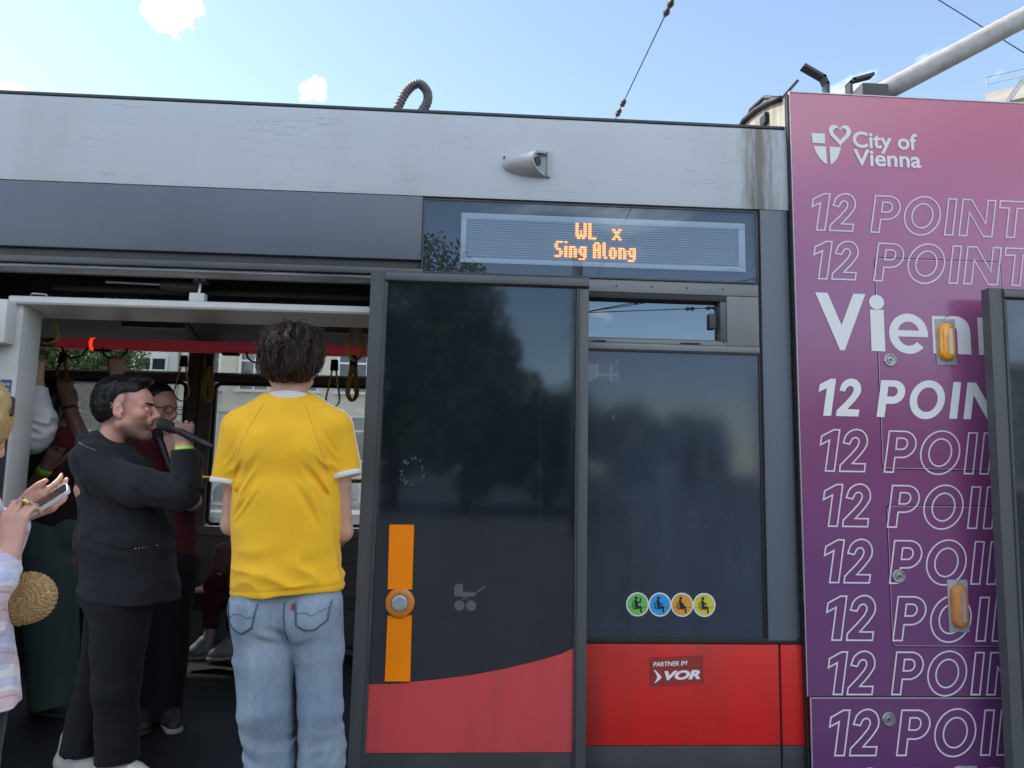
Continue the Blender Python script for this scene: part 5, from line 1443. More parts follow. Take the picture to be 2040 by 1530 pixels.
# ---------------------------------------------------------------- man in the yellow shirt (seen from behind)
Yc = -.20
man = person('tall man in yellow ringer T-shirt and light jeans, back to the viewer', (-.66, Yc, .12))
S = SDF()
head(S, (-.697, -.185, 1.880), (-.30, 1, 0), (0, -.06, 1), 1.10, neck=(-.695, -.205, 1.70))
S.cone((-.695, -.205, 1.74), (-.695, -.20, 1.55), .062, .085, .03)
S.cone((-.695, -.2, 1.56), (-.68, -.2, 1.10), .14, .13, .03, flat=((0, 1, 0), .7))
for sh, el, wr, hd in (((-.865, -.2, 1.60), (-.905, -.13, 1.262), (-.80, .10, 1.17), -1), ((-.525, -.2, 1.61), (-.487, -.13, 1.240), (-.59, .10, 1.15), 1)):
    S.chain([sh, lerp(sh, el, .5), el], [.056, .050, .042], .02); S.chain([el, lerp(el, wr, .4), wr], [.042, .043, .031], .02)
    hand(S, wr, (np.array((-.695, .16, 1.12)) - wr), (0, .4, .9), hd, (.7, .75, .8, .8))
for x0, x1 in ((-.775, -.69), (-.57, -.505)): S.chain([(x0, -.2, .98), (lerp((x0, 0, 0), (x1, 0, 0), .5)[0], -.2, .6), (x1, -.2, .20)], [.085, .06, .045], .02)
sobj('body', S, M_skin, man, .007)
# shirt
S = SDF()
S.cone((-.695, Yc, 1.60), (-.686, Yc, 1.30), .188, .192, .03, flat=((0, 1, 0), .60))
S.cap((-.687, Yc, 1.36), (-.672, Yc, 1.022), .192, .203, .03, flat=((0, 1, 0), .68), nrm_=(.066, 0, -1))
S.cone((-.695, Yc + .005, 1.672), (-.862, Yc, 1.632), .074, .074, .03); S.cone((-.695, Yc + .005, 1.672), (-.530, Yc, 1.640), .074, .074, .03)
S.cone((-.77, Yc - .030, 1.55), (-.62, Yc - .030, 1.55), .095, .095, .05); S.cone((-.695, Yc + .005, 1.675), (-.695, Yc - .02, 1.60), .082, .10, .03)
sl = [((-.866, Yc, 1.620), (-.912, Yc + .01, 1.418)), ((-.526, Yc, 1.630), (-.474, Yc + .01, 1.448))]
sn = [(-.10, -.05, -1), (.30, -.05, -1)]
S.cap(sl[0][0], sl[0][1], .078, .064, .022, nrm_=sn[0]); S.cap(sl[1][0], sl[1][1], .078, .064, .022, nrm_=sn[1])
def yfold(P):
    x, y, z = P[:, 0], P[:, 1], P[:, 2]
    d = np.zeros(len(P), np.float32)
    q = np.clip((1.55 - z) / .35, 0, 1)
    d += -.0042 * q * np.sin((x + .69) * 46 + 5 * (z - 1.3) + 3.2 * noise3(P, 4, 2)) * (.5 + .5 * noise3(P, 6, 18)) * np.clip(np.abs(x + .69) / .12, .3, 1)
    for sx, cx in ((-1, -.86), (1, -.525)):
        u = (x - cx) * sx; w = np.exp(-((u + .02) / .065) ** 2) * np.exp(-((z - 1.43) / .11) ** 2)
        d += -.0125 * w * (1 - 2 * np.abs(noise3(np.stack([(z + u * 1.5), (z - u) * .25, y * .3], 1) + noise3(P, 6, 5)[:, None] * .02, 24, 6)))
    w = np.exp(-((z - 1.10) / .075) ** 2)
    d += -.0105 * w * (1 - 2 * np.abs(noise3(np.stack([x * .7 + z * .6, y, z * 1.6 - x * .5], 1) + noise3(P, 7, 9)[:, None] * .04, 12, 4)))
    d += -.0042 * (1 - 2 * np.abs(noise3(P * np.array([1, 1, .6], np.float32) + noise3(P, 5, 8)[:, None] * .05, 8, 7)))
    for (a_, b_), pn in zip(sl, sn):
        b_ = np.array(b_); pn = nrm(pn); q_ = P - b_; near = np.exp(-(np.clip(-(q_ @ pn), 0, 1) / .03) ** 2) * (np.linalg.norm(q_ - (q_ @ pn)[:, None] * pn, axis=1) < .10); d = d * (1 - near)
    d += .0025 * np.exp(-((z - (1.045 + .066 * (x + .672))) / .004) ** 2)
    return d
shirt = sobj('t_shirt', S, M_yshirt, man, .005, yfold)
for (a_, b_), pn in zip(sl, sn):
    a_, b_ = np.array(a_), np.array(b_); d_ = nrm(b_ - a_); C_ = SDF(); C_.cap(b_ - d_ * .10, b_ + d_ * .0015, .0745, .0690, .01, nrm_=pn); C_.cut(b_ - nrm(pn) * .0195, -nrm(pn), .003)
    sobj('cuff', C_, M_wcuff, shirt, .004, lambda P: -.0015 * noise3(P, 25, 6))
cl = []
for k in range(41):
    a = 2 * pi * k / 40; cl.append((-.695 + .081 * cos(a), Yc + .008 + .080 * sin(a), 1.744 - .012 * sin(a)))
mb = MB()
for dz in (-.008, .0, .008): mb.tube([(p[0] * 1 + (p[0] + .695) * (-dz * 3), p[1], p[2] + dz) for p in cl], .0085, 8, cap=False)
mb.build('collar', M_wcuff, shirt, smooth=True)
seam('seam', shirt, [(-.768, 1.728), (-.80, 1.66), (-.832, 1.58), (-.858, 1.50), (-.868, 1.44)], .0013, M_seam, shirt)
seam('seam', shirt, [(-.622, 1.728), (-.592, 1.66), (-.562, 1.59), (-.535, 1.51), (-.525, 1.46)], .0013, M_seam, shirt)
seam('seam', shirt, [(-.868, 1.034), (-.80, 1.038), (-.67, 1.047), (-.56, 1.054), (-.475, 1.060)], .0011, M_seam, shirt, n=12)
st_ = [Vector(p) for p in ((-.620, -.20, 1.742), (-.560, -.20, 1.703), (-.500, -.20, 1.672), (-.462, -.20, 1.620), (-.438, -.195, 1.545), (-.415, -.19, 1.470))]
bv = BVHTree.FromPolygons([v.co[:] for v in shirt.data.vertices], [tuple(q.vertices) for q in shirt.data.polygons]); _off = Vector(man.location)
_P = []
for p in spline(st_, 8):
    c_, n_, _, _ = bv.find_nearest(p - _off); c_ = c_ + _off; _P.append(c_ + (p - c_).normalized() * .0015 if (p - c_).length > 1e-4 else c_)
MB().tube(_P, .0045, 6).build('stripe', M_wcuff, shirt, smooth=True)
# jeans
S = SDF()
S.cone((-.765, Yc + .005, .985), (-.572, Yc + .005, .995), .100, .100, .05)
S.ell((-.752, Yc - .042, .925), (.098, .078, .100), .04); S.ell((-.580, Yc - .042, .935), (.094, .078, .100), .04)
S.chain([(-.762, Yc, .96), (-.741, Yc + .005, .80), (-.722, Yc - .01, .60), (-.700, Yc + .0, .42)], [.113, .107, .095, .084], .014)
S.cap((-.702, Yc, .46), (-.684, Yc - .01, .145), .085, .084, .014)
S.chain([(-.568, Yc, .97), (-.540, Yc + .005, .80), (-.522, Yc - .01, .60), (-.508, Yc, .42)], [.108, .086, .080, .082], .014)
S.cap((-.508, Yc, .46), (-.500, Yc - .01, .145), .082, .086, .014)
S.cut((-.66, Yc, 1.06), (0, 0, 1), .01)
def jfold(P):
    x, y, z = P[:, 0], P[:, 1], P[:, 2]; d = np.zeros(len(P), np.float32)
    L = x < -.618
    cx = np.where(L, -.73, -.53)
    # crease fans behind the knees and below the seat
    tw = noise3(P, 5, 12)[:, None] * .035
    for zc, wz, am, sc_ in ((.50, .12, .0075, 17), (.36, .08, .006, 20), (.82, .07, .006, 17)):
        w = np.exp(-((z - zc) / wz) ** 2)
        sl_ = np.where(L, .45, -.45) * (x - cx)
        q = np.stack([(x - cx) * .35, y * .3, z * 1.25 + sl_], 1) + tw
        d += -am * w * (1 - 2 * np.abs(noise3(q, sc_, 30 + int(zc * 10))) - .35)
    d += -.004 * (1 - 2 * np.abs(noise3(P * np.array([1, 1, .6], np.float32), 8, 21)))
    # centre seam and crotch pulls
    w = np.exp(-((x + .652) / .006) ** 2) * (z > .86) * (y < Yc)
    d += .003 * w
    w = np.exp(-((z - .875) / .03) ** 2) * np.exp(-((x + .69) / .05) ** 2); d += -.006 * w * np.sin((z + (x + .69) * .5) * 110)
    return d
jeans = sobj('jeans', S, M_denim, man, .0055, jfold)
def J(px, py):   # photograph pixel -> metres at the back of the jeans
    return (0, 0)
def pocket(pts):
    c = np.mean(pts, 0); ring = []
    for i in range(len(pts)):
        for k in range(5): ring.append(lerp(pts[i], pts[(i + 1) % len(pts)], k / 5))
    V = []; F = []; n_ = len(ring); lv = (1.0, .985, .8, .6, .4, .2)
    for j, t in enumerate(lv):
        P = surf(jeans, [tuple(lerp(c, q, t)) for q in ring], .0002 if j == 0 else .0034)
        if len(P) < n_: return
        V += P
    V += surf(jeans, [tuple(c)], .0034)
    for j in range(len(lv) - 1):
        for k in range(n_): F.append((j * n_ + k, j * n_ + (k + 1) % n_, (j + 1) * n_ + (k + 1) % n_, (j + 1) * n_ + k))
    for k in range(n_): F.append(((len(lv) - 1) * n_ + k, (len(lv) - 1) * n_ + (k + 1) % n_, len(V) - 1))
    pk = pobj('back_pocket', V, F, M_denim, jeans, True)
    b_ = pobj('pocket_patch', V, F, M_denim, jeans)
    for t, r in ((.965, .0013), (.885, .0011)):
        L = [tuple(lerp(c, q, t)) for q in ring[:(len(pts) - 1) * 5 + 1]]; Pp = surf(jeans, L, .0040)
        if len(Pp) > 2: MB().tube(Pp, r, 5).build('pocket_stitch', M_stitch, pk, smooth=True)
    bpy.data.objects.remove(b_)
for pts in ([(-.862, 1.0), (-.850, .918), (-.828, .898), (-.795, .886), (-.752, .912), (-.738, 1.0)], [(-.612, 1.002), (-.604, .920), (-.575, .904), (-.540, .902), (-.495, .935), (-.484, 1.008)]): pocket(pts)
seam('pocket_stitch', jeans, [(-.850, .935), (-.83, .955), (-.80, .958), (-.775, .945), (-.750, .955)], .0010, M_stitch, jeans, 6, off=.0042)
seam('pocket_stitch', jeans, [(-.604, .962), (-.575, .968), (-.55, .955), (-.52, .972), (-.493, .982)], .0010, M_stitch, jeans, 6, off=.0042)
seam('centre_seam', jeans, [(-.652, 1.0), (-.650, .95), (-.645, .90), (-.638, .86)], .0022, M_stitch, jeans, 8)
_p = surf(jeans, [(-.616, .985)], .002)
if _p: MB().box(_p[0].x - .006, _p[0].x + .004, _p[0].y - .004, _p[0].y + .004, _p[0].z - .010, _p[0].z + .010, .001).build('red_tab', M_redtab, jeans)
shoe(man, (-.69, -.30, .12), (-.70, -.02, .12), M_shoe, z0=.12); shoe(man, (-.50, -.30, .12), (-.49, -.02, .12), M_shoe, z0=.12)
# hair: cap plus locks that follow it
S = SDF()
S.ell((-.699, -.192, 1.930), (.110, .130, .108), .03); S.ell((-.695, -.245, 1.880), (.086, .080, .070), .04); S.ell((-.692, -.262, 1.842), (.068, .044, .030), .03)
S.ell((-.745, -.03, 1.90), (.10, .07, .085), .03, '-')
hairb = sobj('hair', S, M_hbrown, man, .006, lambda P: -.007 * (1 - 2 * np.abs(noise3(P * np.array([1, 1, .35], np.float32), 34, 3))))
def comb(hobj, root, paths, r_, lift, ends):
    """project lock paths on the hair surface"""
    o = Vector(root.location); bt = BVHTree.FromPolygons([v.co[:] for v in hobj.data.vertices], [tuple(q.vertices) for q in hobj.data.polygons]); out = []
    for pts, rad in paths:
        wild = 1 + 1.6 * (r_.rand() < .05); L_ = r_.uniform(*lift) * wild; E_ = r_.uniform(*ends) * wild; res = []; n_ = len(pts)
        for k, p in enumerate(pts):
            c_, nn_, _, _ = bt.find_nearest(Vector(p) - o)
            if nn_.dot(Vector(p) - o - c_) < 0 and (Vector(p) - o - c_).length > .02: pass
            t = k / (n_ - 1); res.append(np.array(c_ + o + nn_ * (L_ * sin(pi * min(1, t * 1.15)) + (E_ * max(0, t - .6) / .4))))
        out.append((res, rad))
    return out
r_ = np.random.RandomState(5); loc = []
C0 = np.array((-.699, -.20, 1.915))
for i in range(4300):
    ph = r_.uniform(-1.75, 1.75) + pi * 1.5; th0 = r_.uniform(.02, 1.95); ln = r_.uniform(.7, 1.5)
    th1 = min(th0 + ln, 2.62); ww = r_.uniform(.03, .13); wf = r_.uniform(4, 9); wp = r_.uniform(0, 6.28); sw = r_.normal(.05, .22); pts = []
    for k in range(10):
        t = k / 9; th = th0 + (th1 - th0) * t; a = ph + sw * t + ww * sin(wf * th + wp) * (.35 + t)
        pts.append(C0 + .2 * np.array((sin(th) * cos(a), sin(th) * sin(a), cos(th) * .95)))
    loc.append((pts, r_.uniform(.0010, .0024)))
loc = comb(hairb, man, loc, r_, (.000, .012), (-.006, .009))
for i in range(260):   # loose ends at the nape and above the ears
    ph = r_.uniform(-1.5, 1.5) + pi * 1.5; s_ = cos(ph); p0 = np.array((-.697 + .088 * s_, -.225 + .085 * sin(ph) * (1 if abs(s_) < .7 else .6), r_.uniform(1.822, 1.86) + .045 * abs(s_)))
    d = nrm((s_ * .25, sin(ph) * .2, -1.0)); L = r_.uniform(.015, .042); cu = np.array((s_ * r_.uniform(-.6, 1.0) + r_.normal(0, .4), sin(ph) * .5, .3)); pts = []
    for k in range(6): t = k / 5; pts.append(p0 + d * L * t + cu * .016 * t * t)
    loc.append((pts, r_.uniform(.0010, .0019)))
strands(loc, 0, M_hbrown, 'lock', hairb)

# ---------------------------------------------------------------- singer in the black suit
sg = person('singer in black suit holding a microphone to his open mouth', (-1.42, .10, .2))
S = SDF(); HC = (-1.448, .10, 1.706); HF = (1, .16, .02)
HP, HM = head(S, HC, HF, (-.03, 0, 1), 1.06, mouth=.9, neck=(-1.525, .10, 1.50), nose=1.10, male=.92)
S.cone((-1.53, .1, 1.52), (-1.50, .1, 1.40), .07, .12, .03); S.cone((-1.47, .12, 1.42), (-1.40, .12, 1.02), .10, .11, .03)
S.chain([(-1.48, -.01, 1.44), (-1.118, -.05, 1.385), (-1.138, -.045, 1.545)], [.05, .042, .031], .02)
hand(S, (-1.139, -.046, 1.553), (-.06, -.0, 1), (.45, -.85, .15), -1, ((1.05, 1.25, .8), (1.1, 1.25, .8), (1.15, 1.25, .8), (1.2, 1.25, .8)), sc=1.0, thumb_dir=((-.40, .05, .75), (.1, .55, .65)))
S.chain([(-1.47, .25, 1.42), (-1.45, .30, 1.15), (-1.40, .25, .98)], [.05, .042, .03], .02); hand(S, (-1.40, .25, .97), (.2, .1, -1), (.3, .9, 0), -1)
for a, b, c in (((-1.39, .06, .90), (-1.395, .09, .58), (-1.38, .125, .26)), ((-1.45, .19, .90), (-1.51, .20, .58), (-1.555, .20, .27))): S.chain([a, b, c], [.07, .055, .042], .02)
def ss(a, b, x): t = np.clip((x - a) / (b - a), 0, 1); return t * t * (3 - 2 * t)
def HQ(V, c, M, sc): Q = (V - np.array(c)) @ M.T / sc; return Q[:, 0], Q[:, 1], Q[:, 2]
def beard_w(V):
    f, x, u = HQ(V, HC, HM, 1.06); n = noise3(V, 45, 4) * .008
    w = .62 * ss(-.030, -.062, u + n + .25 * np.clip(.05 - f, 0, .1)) * ss(-.150, -.115, u) * ss(-.012, .02, f)
    w = np.maximum(w, .85 * ss(.082, .090, f) * ss(.024, .016, np.abs(x)) * ss(-.035, -.040, u + n * .4) * ss(-.058, -.053, u))
    w = np.maximum(w, .70 * ss(.060, .075, f) * ss(-.078, -.09, u + n) * ss(-.13, -.11, u) * ss(.03, .015, np.abs(x)))
    fd = .80 * ss(.035, -.005, f - .35 * (u - .01) + n) * ss(-.075, -.040, u) * (np.linalg.norm(V - np.array(HC), axis=1) < .2)
    ear = (np.abs(x) > .074) & (f > -.036) & (f < .026) & (u > -.046)
    return np.where(ear, 0, np.maximum(w, fd))
def lip_w(V):
    f, x, u = HQ(V, HC, HM, 1.06); return .8 * ss(.092, .097, f) * ss(.021, .016, np.abs(x)) * ss(-.052, -.056, u) * ss(-.094, -.088, u)
sobj('body', S, M_sbeard, sg, .0046, attr={'beard': beard_w, 'lip': lip_w})
# eye, brow, teeth
for x in (-1, 1):
    e = MB(); c = Vector(HP(.0845, x * .032, .003)); 
    v = []; f = []
    S2 = SDF(); S2.ell(c, (.0115,) * 3, .0); ey = sobj('eye', S2, mat('eye_white', (.62, .60, .58), .2), sg, .003)
    S2 = SDF(); S2.ell(np.array(c) + HM[0] * .0085, (.005,) * 3, .0); sobj('iris', S2, mat('iris_dark', (.04, .025, .015), .1), ey, .002)
    S2 = SDF(); S2.cone(HP(.103, x * .014, .0235), HP(.086, x * .048, .028), .0055, .0035, .004); sobj('eyebrow', S2, M_hblack, sg, .0025)
S2 = SDF(); S2.ell(HP(.088, 0, -.060), (.010, .018, .006), .0, M=HM); sobj('teeth', S2, mat('teeth', (.68, .66, .60), .25), sg, .0025)
# hair
S = SDF(); P_ = HP
S.ell(P_(-.018, 0, .056), np.array((.104, .081, .085)) * 1.06, .02, M=HM); S.ell(P_(-.050, 0, .012), np.array((.069, .071, .072)) * 1.06, .03, M=HM)
S.ell(P_(.050, 0, .118), np.array((.052, .058, .026)) * 1.06, .025, M=HM)
nn = HM[0] * .80 - HM[2] * .60
S.cut(P_(.076, 0, .092), nn, .012)
for x in (-1, 1): S.ell(P_(.045, x * .085, .03), np.array((.055, .03, .045)) * 1.06, .02, '-', M=HM); S.ell(P_(.002, x * .088, -.012), np.array((.036, .02, .046)) * 1.06, .01, '-', M=HM)
S.ell(P_(-.05, 0, -.105), np.array((.12, .12, .050)) * 1.06, .02, '-', M=HM)
hb = sobj('hair', S, M_hblack, sg, .0045, lambda P: -.002 * (1 - 2 * np.abs(noise3(P * np.array([.5, 1, 1], np.float32), 60, 3))))
loc = []; r_ = np.random.RandomState(9)
for i in range(1300):
    x = r_.uniform(-.085, .085); f0 = r_.uniform(-.13, .06); u0 = r_.uniform(.0, .16); L = r_.uniform(.02, .045)
    if u0 > .10: dd = (1, r_.normal(0, .12), r_.uniform(-.1, .3) if f0 < .03 else r_.uniform(.2, .8))
    else: dd = (-.25, r_.normal(0, .15), -1)
    dd = nrm(dd); pts = [HP(f0 + dd[0] * L * t, x + dd[1] * L * t, u0 + dd[2] * L * t) for t in (0, .25, .5, .75, 1)]
    loc.append((pts, r_.uniform(.0010, .0020)))
loc = comb(hb, sg, loc, r_, (.0005, .0025), (.0, .002))
for i in range(60):
    x = r_.uniform(-.05, .05); pts = []; L = r_.uniform(.02, .04)
    for k in range(6): t = k / 5; pts.append(HP(.055 + L * t, x + r_.normal(0, .0005), .130 + L * (.5 * t - .7 * t * t)))
    loc.append((pts, r_.uniform(.0012, .0022)))
strands(loc, 0, M_hblack, 'lock', hb)
# jacket
S = SDF()
S.cone((-1.495, .11, 1.45), (-1.41, .11, 1.18), .128, .162, .04, flat=((0, 1, 0), .95)); S.cap((-1.41, .11, 1.22), (-1.375, .11, .945), .165, .190, .04, flat=((0, 1, 0), .92), nrm_=(-.10, 0, -1))
S.cone((-1.525, .02, 1.49), (-1.525, .20, 1.49), .085, .085, .05)
_cr = [(-1.532 + .078 * cos(2 * pi * k / 14), .10 + .074 * sin(2 * pi * k / 14), 1.556 - .030 * cos(2 * pi * k / 14)) for k in range(15)]
for k in range(14): S.cone(_cr[k], _cr[k + 1], .010, .010, .010)
S.cone((-1.53, .1, 1.5), (-1.53, .1, 1.5), .02, .02, .01); S.cone((-1.54, .10, 1.545), (-1.535, .10, 1.50), .074, .09, .03)
S.cone((-1.475, .0, 1.445), (-1.30, -.045, 1.40), .080, .066, .03); S.cone((-1.30, -.045, 1.40), (-1.128, -.05, 1.378), .066, .058, .02); S.cap((-1.126, -.05, 1.374), (-1.136, -.046, 1.540), .059, .046, .015)
S.chain([(-1.47, .26, 1.44), (-1.45, .31, 1.15)], [.08, .065], .04); S.cap((-1.45, .31, 1.15), (-1.405, .255, .99), .062, .05, .03)
def sfold(P):
    x, y, z = P[:, 0], P[:, 1], P[:, 2]
    d = -.008 * (1 - 2 * np.abs(noise3(P * np.array([.6, 1, 1.2], np.float32) + noise3(P, 6, 37)[:, None] * .03, 8, 31)))
    w = np.exp(-(((x + 1.25) / .16) ** 2 + ((z - 1.36) / .09) ** 2)) * (y < .05); d += -.018 * w * (1 - 2 * np.abs(noise3(np.stack([(x * .9 + z * 1.2), (x - z) * .2, y * .4], 1) + noise3(P, 7, 33)[:, None] * .02, 26, 36)))
    w = np.exp(-((z - 1.17) / .08) ** 2); d += -.015 * w * (1 - 2 * np.abs(noise3(np.stack([x * .35, y * .3, z * 1.3 + .3 * x], 1) + noise3(P, 5, 35)[:, None] * .04, 15, 38)))
    return d
jk = sobj('jacket', S, M_suit, sg, .0065, sfold)
for k in range(9):
    t = k / 8; c = (-1.572 + .085 * t, .0 + -.012 * sin(t * 3), 1.566 - .030 * t)
    q = surf(jk, [(c[0], c[2])], .002, y0=-.6)
    if q: S2 = MB().lathe(tuple(q[0]), [(.0004, -.0022), (.0015, -.0016), (.0020, 0), (.0015, .0016)], 8).build('bead', M_bead, jk)
for k in range(7):
    q = surf(jk, [(-1.30 + .010 * k, 1.155 + .001 * k)], .001, y0=-.6)
    if q: MB().lathe(tuple(q[0]), [(.0005, -.003), (.0022, -.002), (.003, 0), (.0022, .002)], 8).build('bead', M_bead, jk)
seam('sleeve_seam', jk, [(-1.555, 1.525), (-1.535, 1.47), (-1.515, 1.41), (-1.50, 1.36)], .0022, M_trou, jk); seam('back_seam', jk, [(-1.56, 1.30), (-1.555, 1.15), (-1.55, 1.0)], .0018, M_trou, jk)
seam('pocket_edge', jk, [(-1.38, 1.165), (-1.33, 1.158), (-1.245, 1.160)], .004, M_trou, jk)
# trousers, shoes, wristband
S = SDF()
S.cone((-1.42, .08, .97), (-1.41, .19, .97), .125, .12, .05)
S.chain([(-1.385, .06, .93), (-1.395, .09, .60), (-1.39, .12, .42)], [.115, .085, .075], .02); S.cap((-1.39, .12, .45), (-1.380, .125, .298), .075, .080, .02)
S.chain([(-1.46, .19, .93), (-1.510, .20, .60), (-1.545, .20, .42)], [.11, .082, .070], .02); S.cap((-1.545, .20, .45), (-1.560, .20, .302), .070, .078, .02)
sobj('trousers', S, M_trou, sg, .008, folds(41, .006, 7, (1, 1, .8)))
shoe(sg, (-1.470, .14, .205), (-1.185, .085, .205), M_shoe, hgt=.10); shoe(sg, (-1.665, .215, .215), (-1.42, .16, .215), mat('pale_grey_shoe', (.48, .46, .45), .55, var=.12, vscale=25), hgt=.10)
MB().tube([(-1.138, -.046, 1.534), (-1.139, -.046, 1.560)], [.037, .036], 18).build('wristband', M_lime, sg, smooth=True)
def microphone(label, tip, tail, r=.0):
    tip, tail = np.array(tip, float), np.array(tail, float); d = nrm(tail - tip); L = np.linalg.norm(tail - tip)
    m = empty('microphone', tuple(tip), label, 'microphone'); q = lambda t: tuple(tip + d * t)
    g_ = MB().tube([q(0), q(.006), q(.018), q(.034), q(.050), q(.056)], [.008, .018, .0235, .0245, .0230, .020], 18).build('grille', M_mesh, m, smooth=True)
    MB().tube([q(.0565), q(.064)], [.0215, .0215], 18).build('collar_ring', mat('dark_ring', (.03, .03, .033), .3, .6), m, auto=40)
    MB().tube([q(.0645), q(.12), q(L - .05)], [.0175, .0150, .0140], 16).build('handle', M_mic, m, auto=40)
    MB().tube([q(L - .0495), q(L - .02), q(L)], [.0150, .0142, .010], 16).build('end_cap', M_blk, m, auto=40)
    return m
microphone('black microphone held by the singer, close to his mouth', (-1.246, -.060, 1.655), (-1.024, -.055, 1.558))

# ---------------------------------------------------------------- man with glasses behind the singer
gm = person('man with glasses and short dark hair, behind the singer', (-1.56, .78, .2))
S = SDF(); GC = (-1.600, .75, 1.755); GF = (.93, -.36, -.06)
GP, GM = head(S, GC, GF, (0, 0, 1), 1.08, neck=(-1.63, .78, 1.58))
S.cone((-1.63, .78, 1.58), (-1.60, .80, 1.45), .07, .13, .03); S.cone((-1.58, .8, 1.42), (-1.56, .82, 1.02), .12, .11, .03)
S.chain([(-1.74, .86, 1.50), (-1.86, .88, 1.72), (-1.872, .90, 1.93)], [.055, .042, .032], .02); hand(S, (-1.873, .90, 1.94), (-.05, -.05, 1), (.2, -1, .1), -1, (.9, 1.0, 1.0, 1.0))
S.chain([(-1.44, .78, 1.48), (-1.36, .68, 1.30), (-1.44, .60, 1.52)], [.055, .042, .032], .02); hand(S, (-1.445, .598, 1.53), (-.1, 0, 1), (.5, -.8, 0), 1, (1.1, 1.1, 1.1, 1.1))
for x in (-1.62, -1.50): S.chain([(x, .82, .95), (x, .82, .6), (x, .84, .26)], [.09, .065, .045], .02)
sobj('body', S, M_skinr, gm, .0065)
S = SDF(); S.ell(GP(-.018, 0, .054), np.array((.106, .083, .088)) * 1.08, .02, M=GM); S.ell(GP(-.052, 0, .015), np.array((.070, .074, .072)) * 1.08, .03, M=GM)
S.cut(GP(.072, 0, .092), GM[0] * .80 - GM[2] * .60, .012); S.ell(GP(-.05, 0, -.10), np.array((.12, .12, .05)) * 1.08, .02, '-', M=GM)
sobj('hair', S, M_hblack, gm, .006)
gl = MB()
for x in (-1, 1):
    lp = [GP(.112, x * .034 + .026 * cos(2 * pi * k / 20), .006 + .018 * sin(2 * pi * k / 20)) for k in range(21)]; gl.tube(lp, .0022, 6, cap=False); gl.tube([GP(.110, x * .060, .012), GP(.05, x * .080, .014), GP(-.01, x * .084, .010)], .0025, 6)
gl.tube([GP(.113, -.008, .010), GP(.116, 0, .013), GP(.113, .008, .010)], .0022, 6)
gl.build('glasses', M_blk, gm, smooth=True)
S = SDF(); S.cone((-1.74, .82, 1.48), (-1.45, .80, 1.48), .085, .085, .05); S.cap((-1.595, .80, 1.47), (-1.56, .82, .93), .185, .19, .04, flat=((0, 1, 0), .7)); S.cap((-1.74, .86, 1.50), (-1.82, .875, 1.65), .075, .068, .03); S.cap((-1.44, .78, 1.48), (-1.385, .71, 1.34), .075, .07, .03)
sobj('shirt', S, M_maroon, gm, .009, folds(51, .005))
S = SDF(); S.cone((-1.63, .82, .97), (-1.49, .82, .97), .13, .13, .04)
for x in (-1.63, -1.49): S.cap((x, .82, .95), (x, .84, .24), .12, .085, .03)
sobj('trousers', S, M_trou, gm, .010, folds(52, .006))
shoe(gm, (-1.62, .90, .2), (-1.50, .66, .2), M_shoed, M_shoed, h=.008); shoe(gm, (-1.50, .90, .2), (-1.36, .68, .2), M_shoed, h=.008)
microphone('second microphone, held up in front of the man with glasses', (-1.520, .585, 1.655), (-1.42, .55, 1.45))

# ---------------------------------------------------------------- passenger in teal trousers, arm raised
tp = person('passenger in teal trousers with bare arm raised to a strap', (-2.12, 1.0, .2))
S = SDF(); TC = (-2.235, 1.02, 1.80)
head(S, TC, (.4, .9, 0), (0, 0, 1), 1.05, neck=(-2.23, 1.0, 1.62))
S.cone((-2.23, 1.0, 1.62), (-2.22, 1.0, 1.50), .06, .11, .03); S.cone((-2.21, 1.0, 1.45), (-2.19, 1.0, 1.10), .11, .10, .03, flat=((0, 1, 0), .8))
S.chain([(-2.15, .98, 1.51), (-2.02, .93, 1.555), (-2.125, .92, 1.80)], [.05, .047, .031], .02); hand(S, (-2.128, .92, 1.81), (-.25, .05, 1), (.3, -1, .1), -1, (.5, .7, .8, .8))
S.chain([(-2.33, .98, 1.48), (-2.275, .86, 1.265), (-2.155, .82, 1.44)], [.05, .045, .031], .02); hand(S, (-2.150, .818, 1.448), (.45, -.05, .9), (.5, -.8, 0), 1, (.8, .9, 1.0, 1.0))
for x in (-2.24, -2.14): S.chain([(x, 1.0, .95), (x + .03, 1.0, .6), (x + .08, 1.0, .24)], [.09, .065, .042], .02)
sobj('body', S, M_skinb, tp, .0065)
S = SDF(); S.ell((-2.24, 1.0, 1.83), (.098, .112, .115), .02); S.cone((-2.25, .93, 1.80), (-2.25, .92, 1.60), .085, .07, .04)
S.ell((-2.20, 1.13, 1.79), (.07, .05, .09), .02, '-')
sobj('hair', S, M_hblack, tp, .009, folds(61, .004, 30, (1, 1, .2)))
S = SDF(); S.cone((-2.32, 1.0, 1.49), (-2.14, 1.0, 1.49), .075, .075, .05); S.cap((-2.22, 1.0, 1.47), (-2.19, 1.0, 1.08), .16, .155, .04, flat=((0, 1, 0), .75))
sobj('top', S, M_top, tp, .009, folds(62, .005))
S = SDF(); S.cone((-2.22, .90, 1.62), (-2.10, .90, 1.60), .05, .045, .03); S.cone((-2.12, .90, 1.60), (-2.16, .88, 1.44), .055, .045, .03)
sobj('scarf', S, M_scarf, tp, .007, folds(63, .008, 16))
S = SDF(); S.cone((-2.25, 1.0, 1.12), (-2.13, 1.0, 1.12), .115, .11, .04)
S.cap((-2.20, .99, 1.10), (-2.09, .98, .245), .125, .110, .03, nrm_=(.2, 0, -1)); S.cap((-2.22, 1.05, 1.05), (-2.16, 1.08, .25), .12, .10, .03)
sobj('trousers', S, M_teal, tp, .008, folds(64, .007, 6, (1.3, 1.3, .35)))
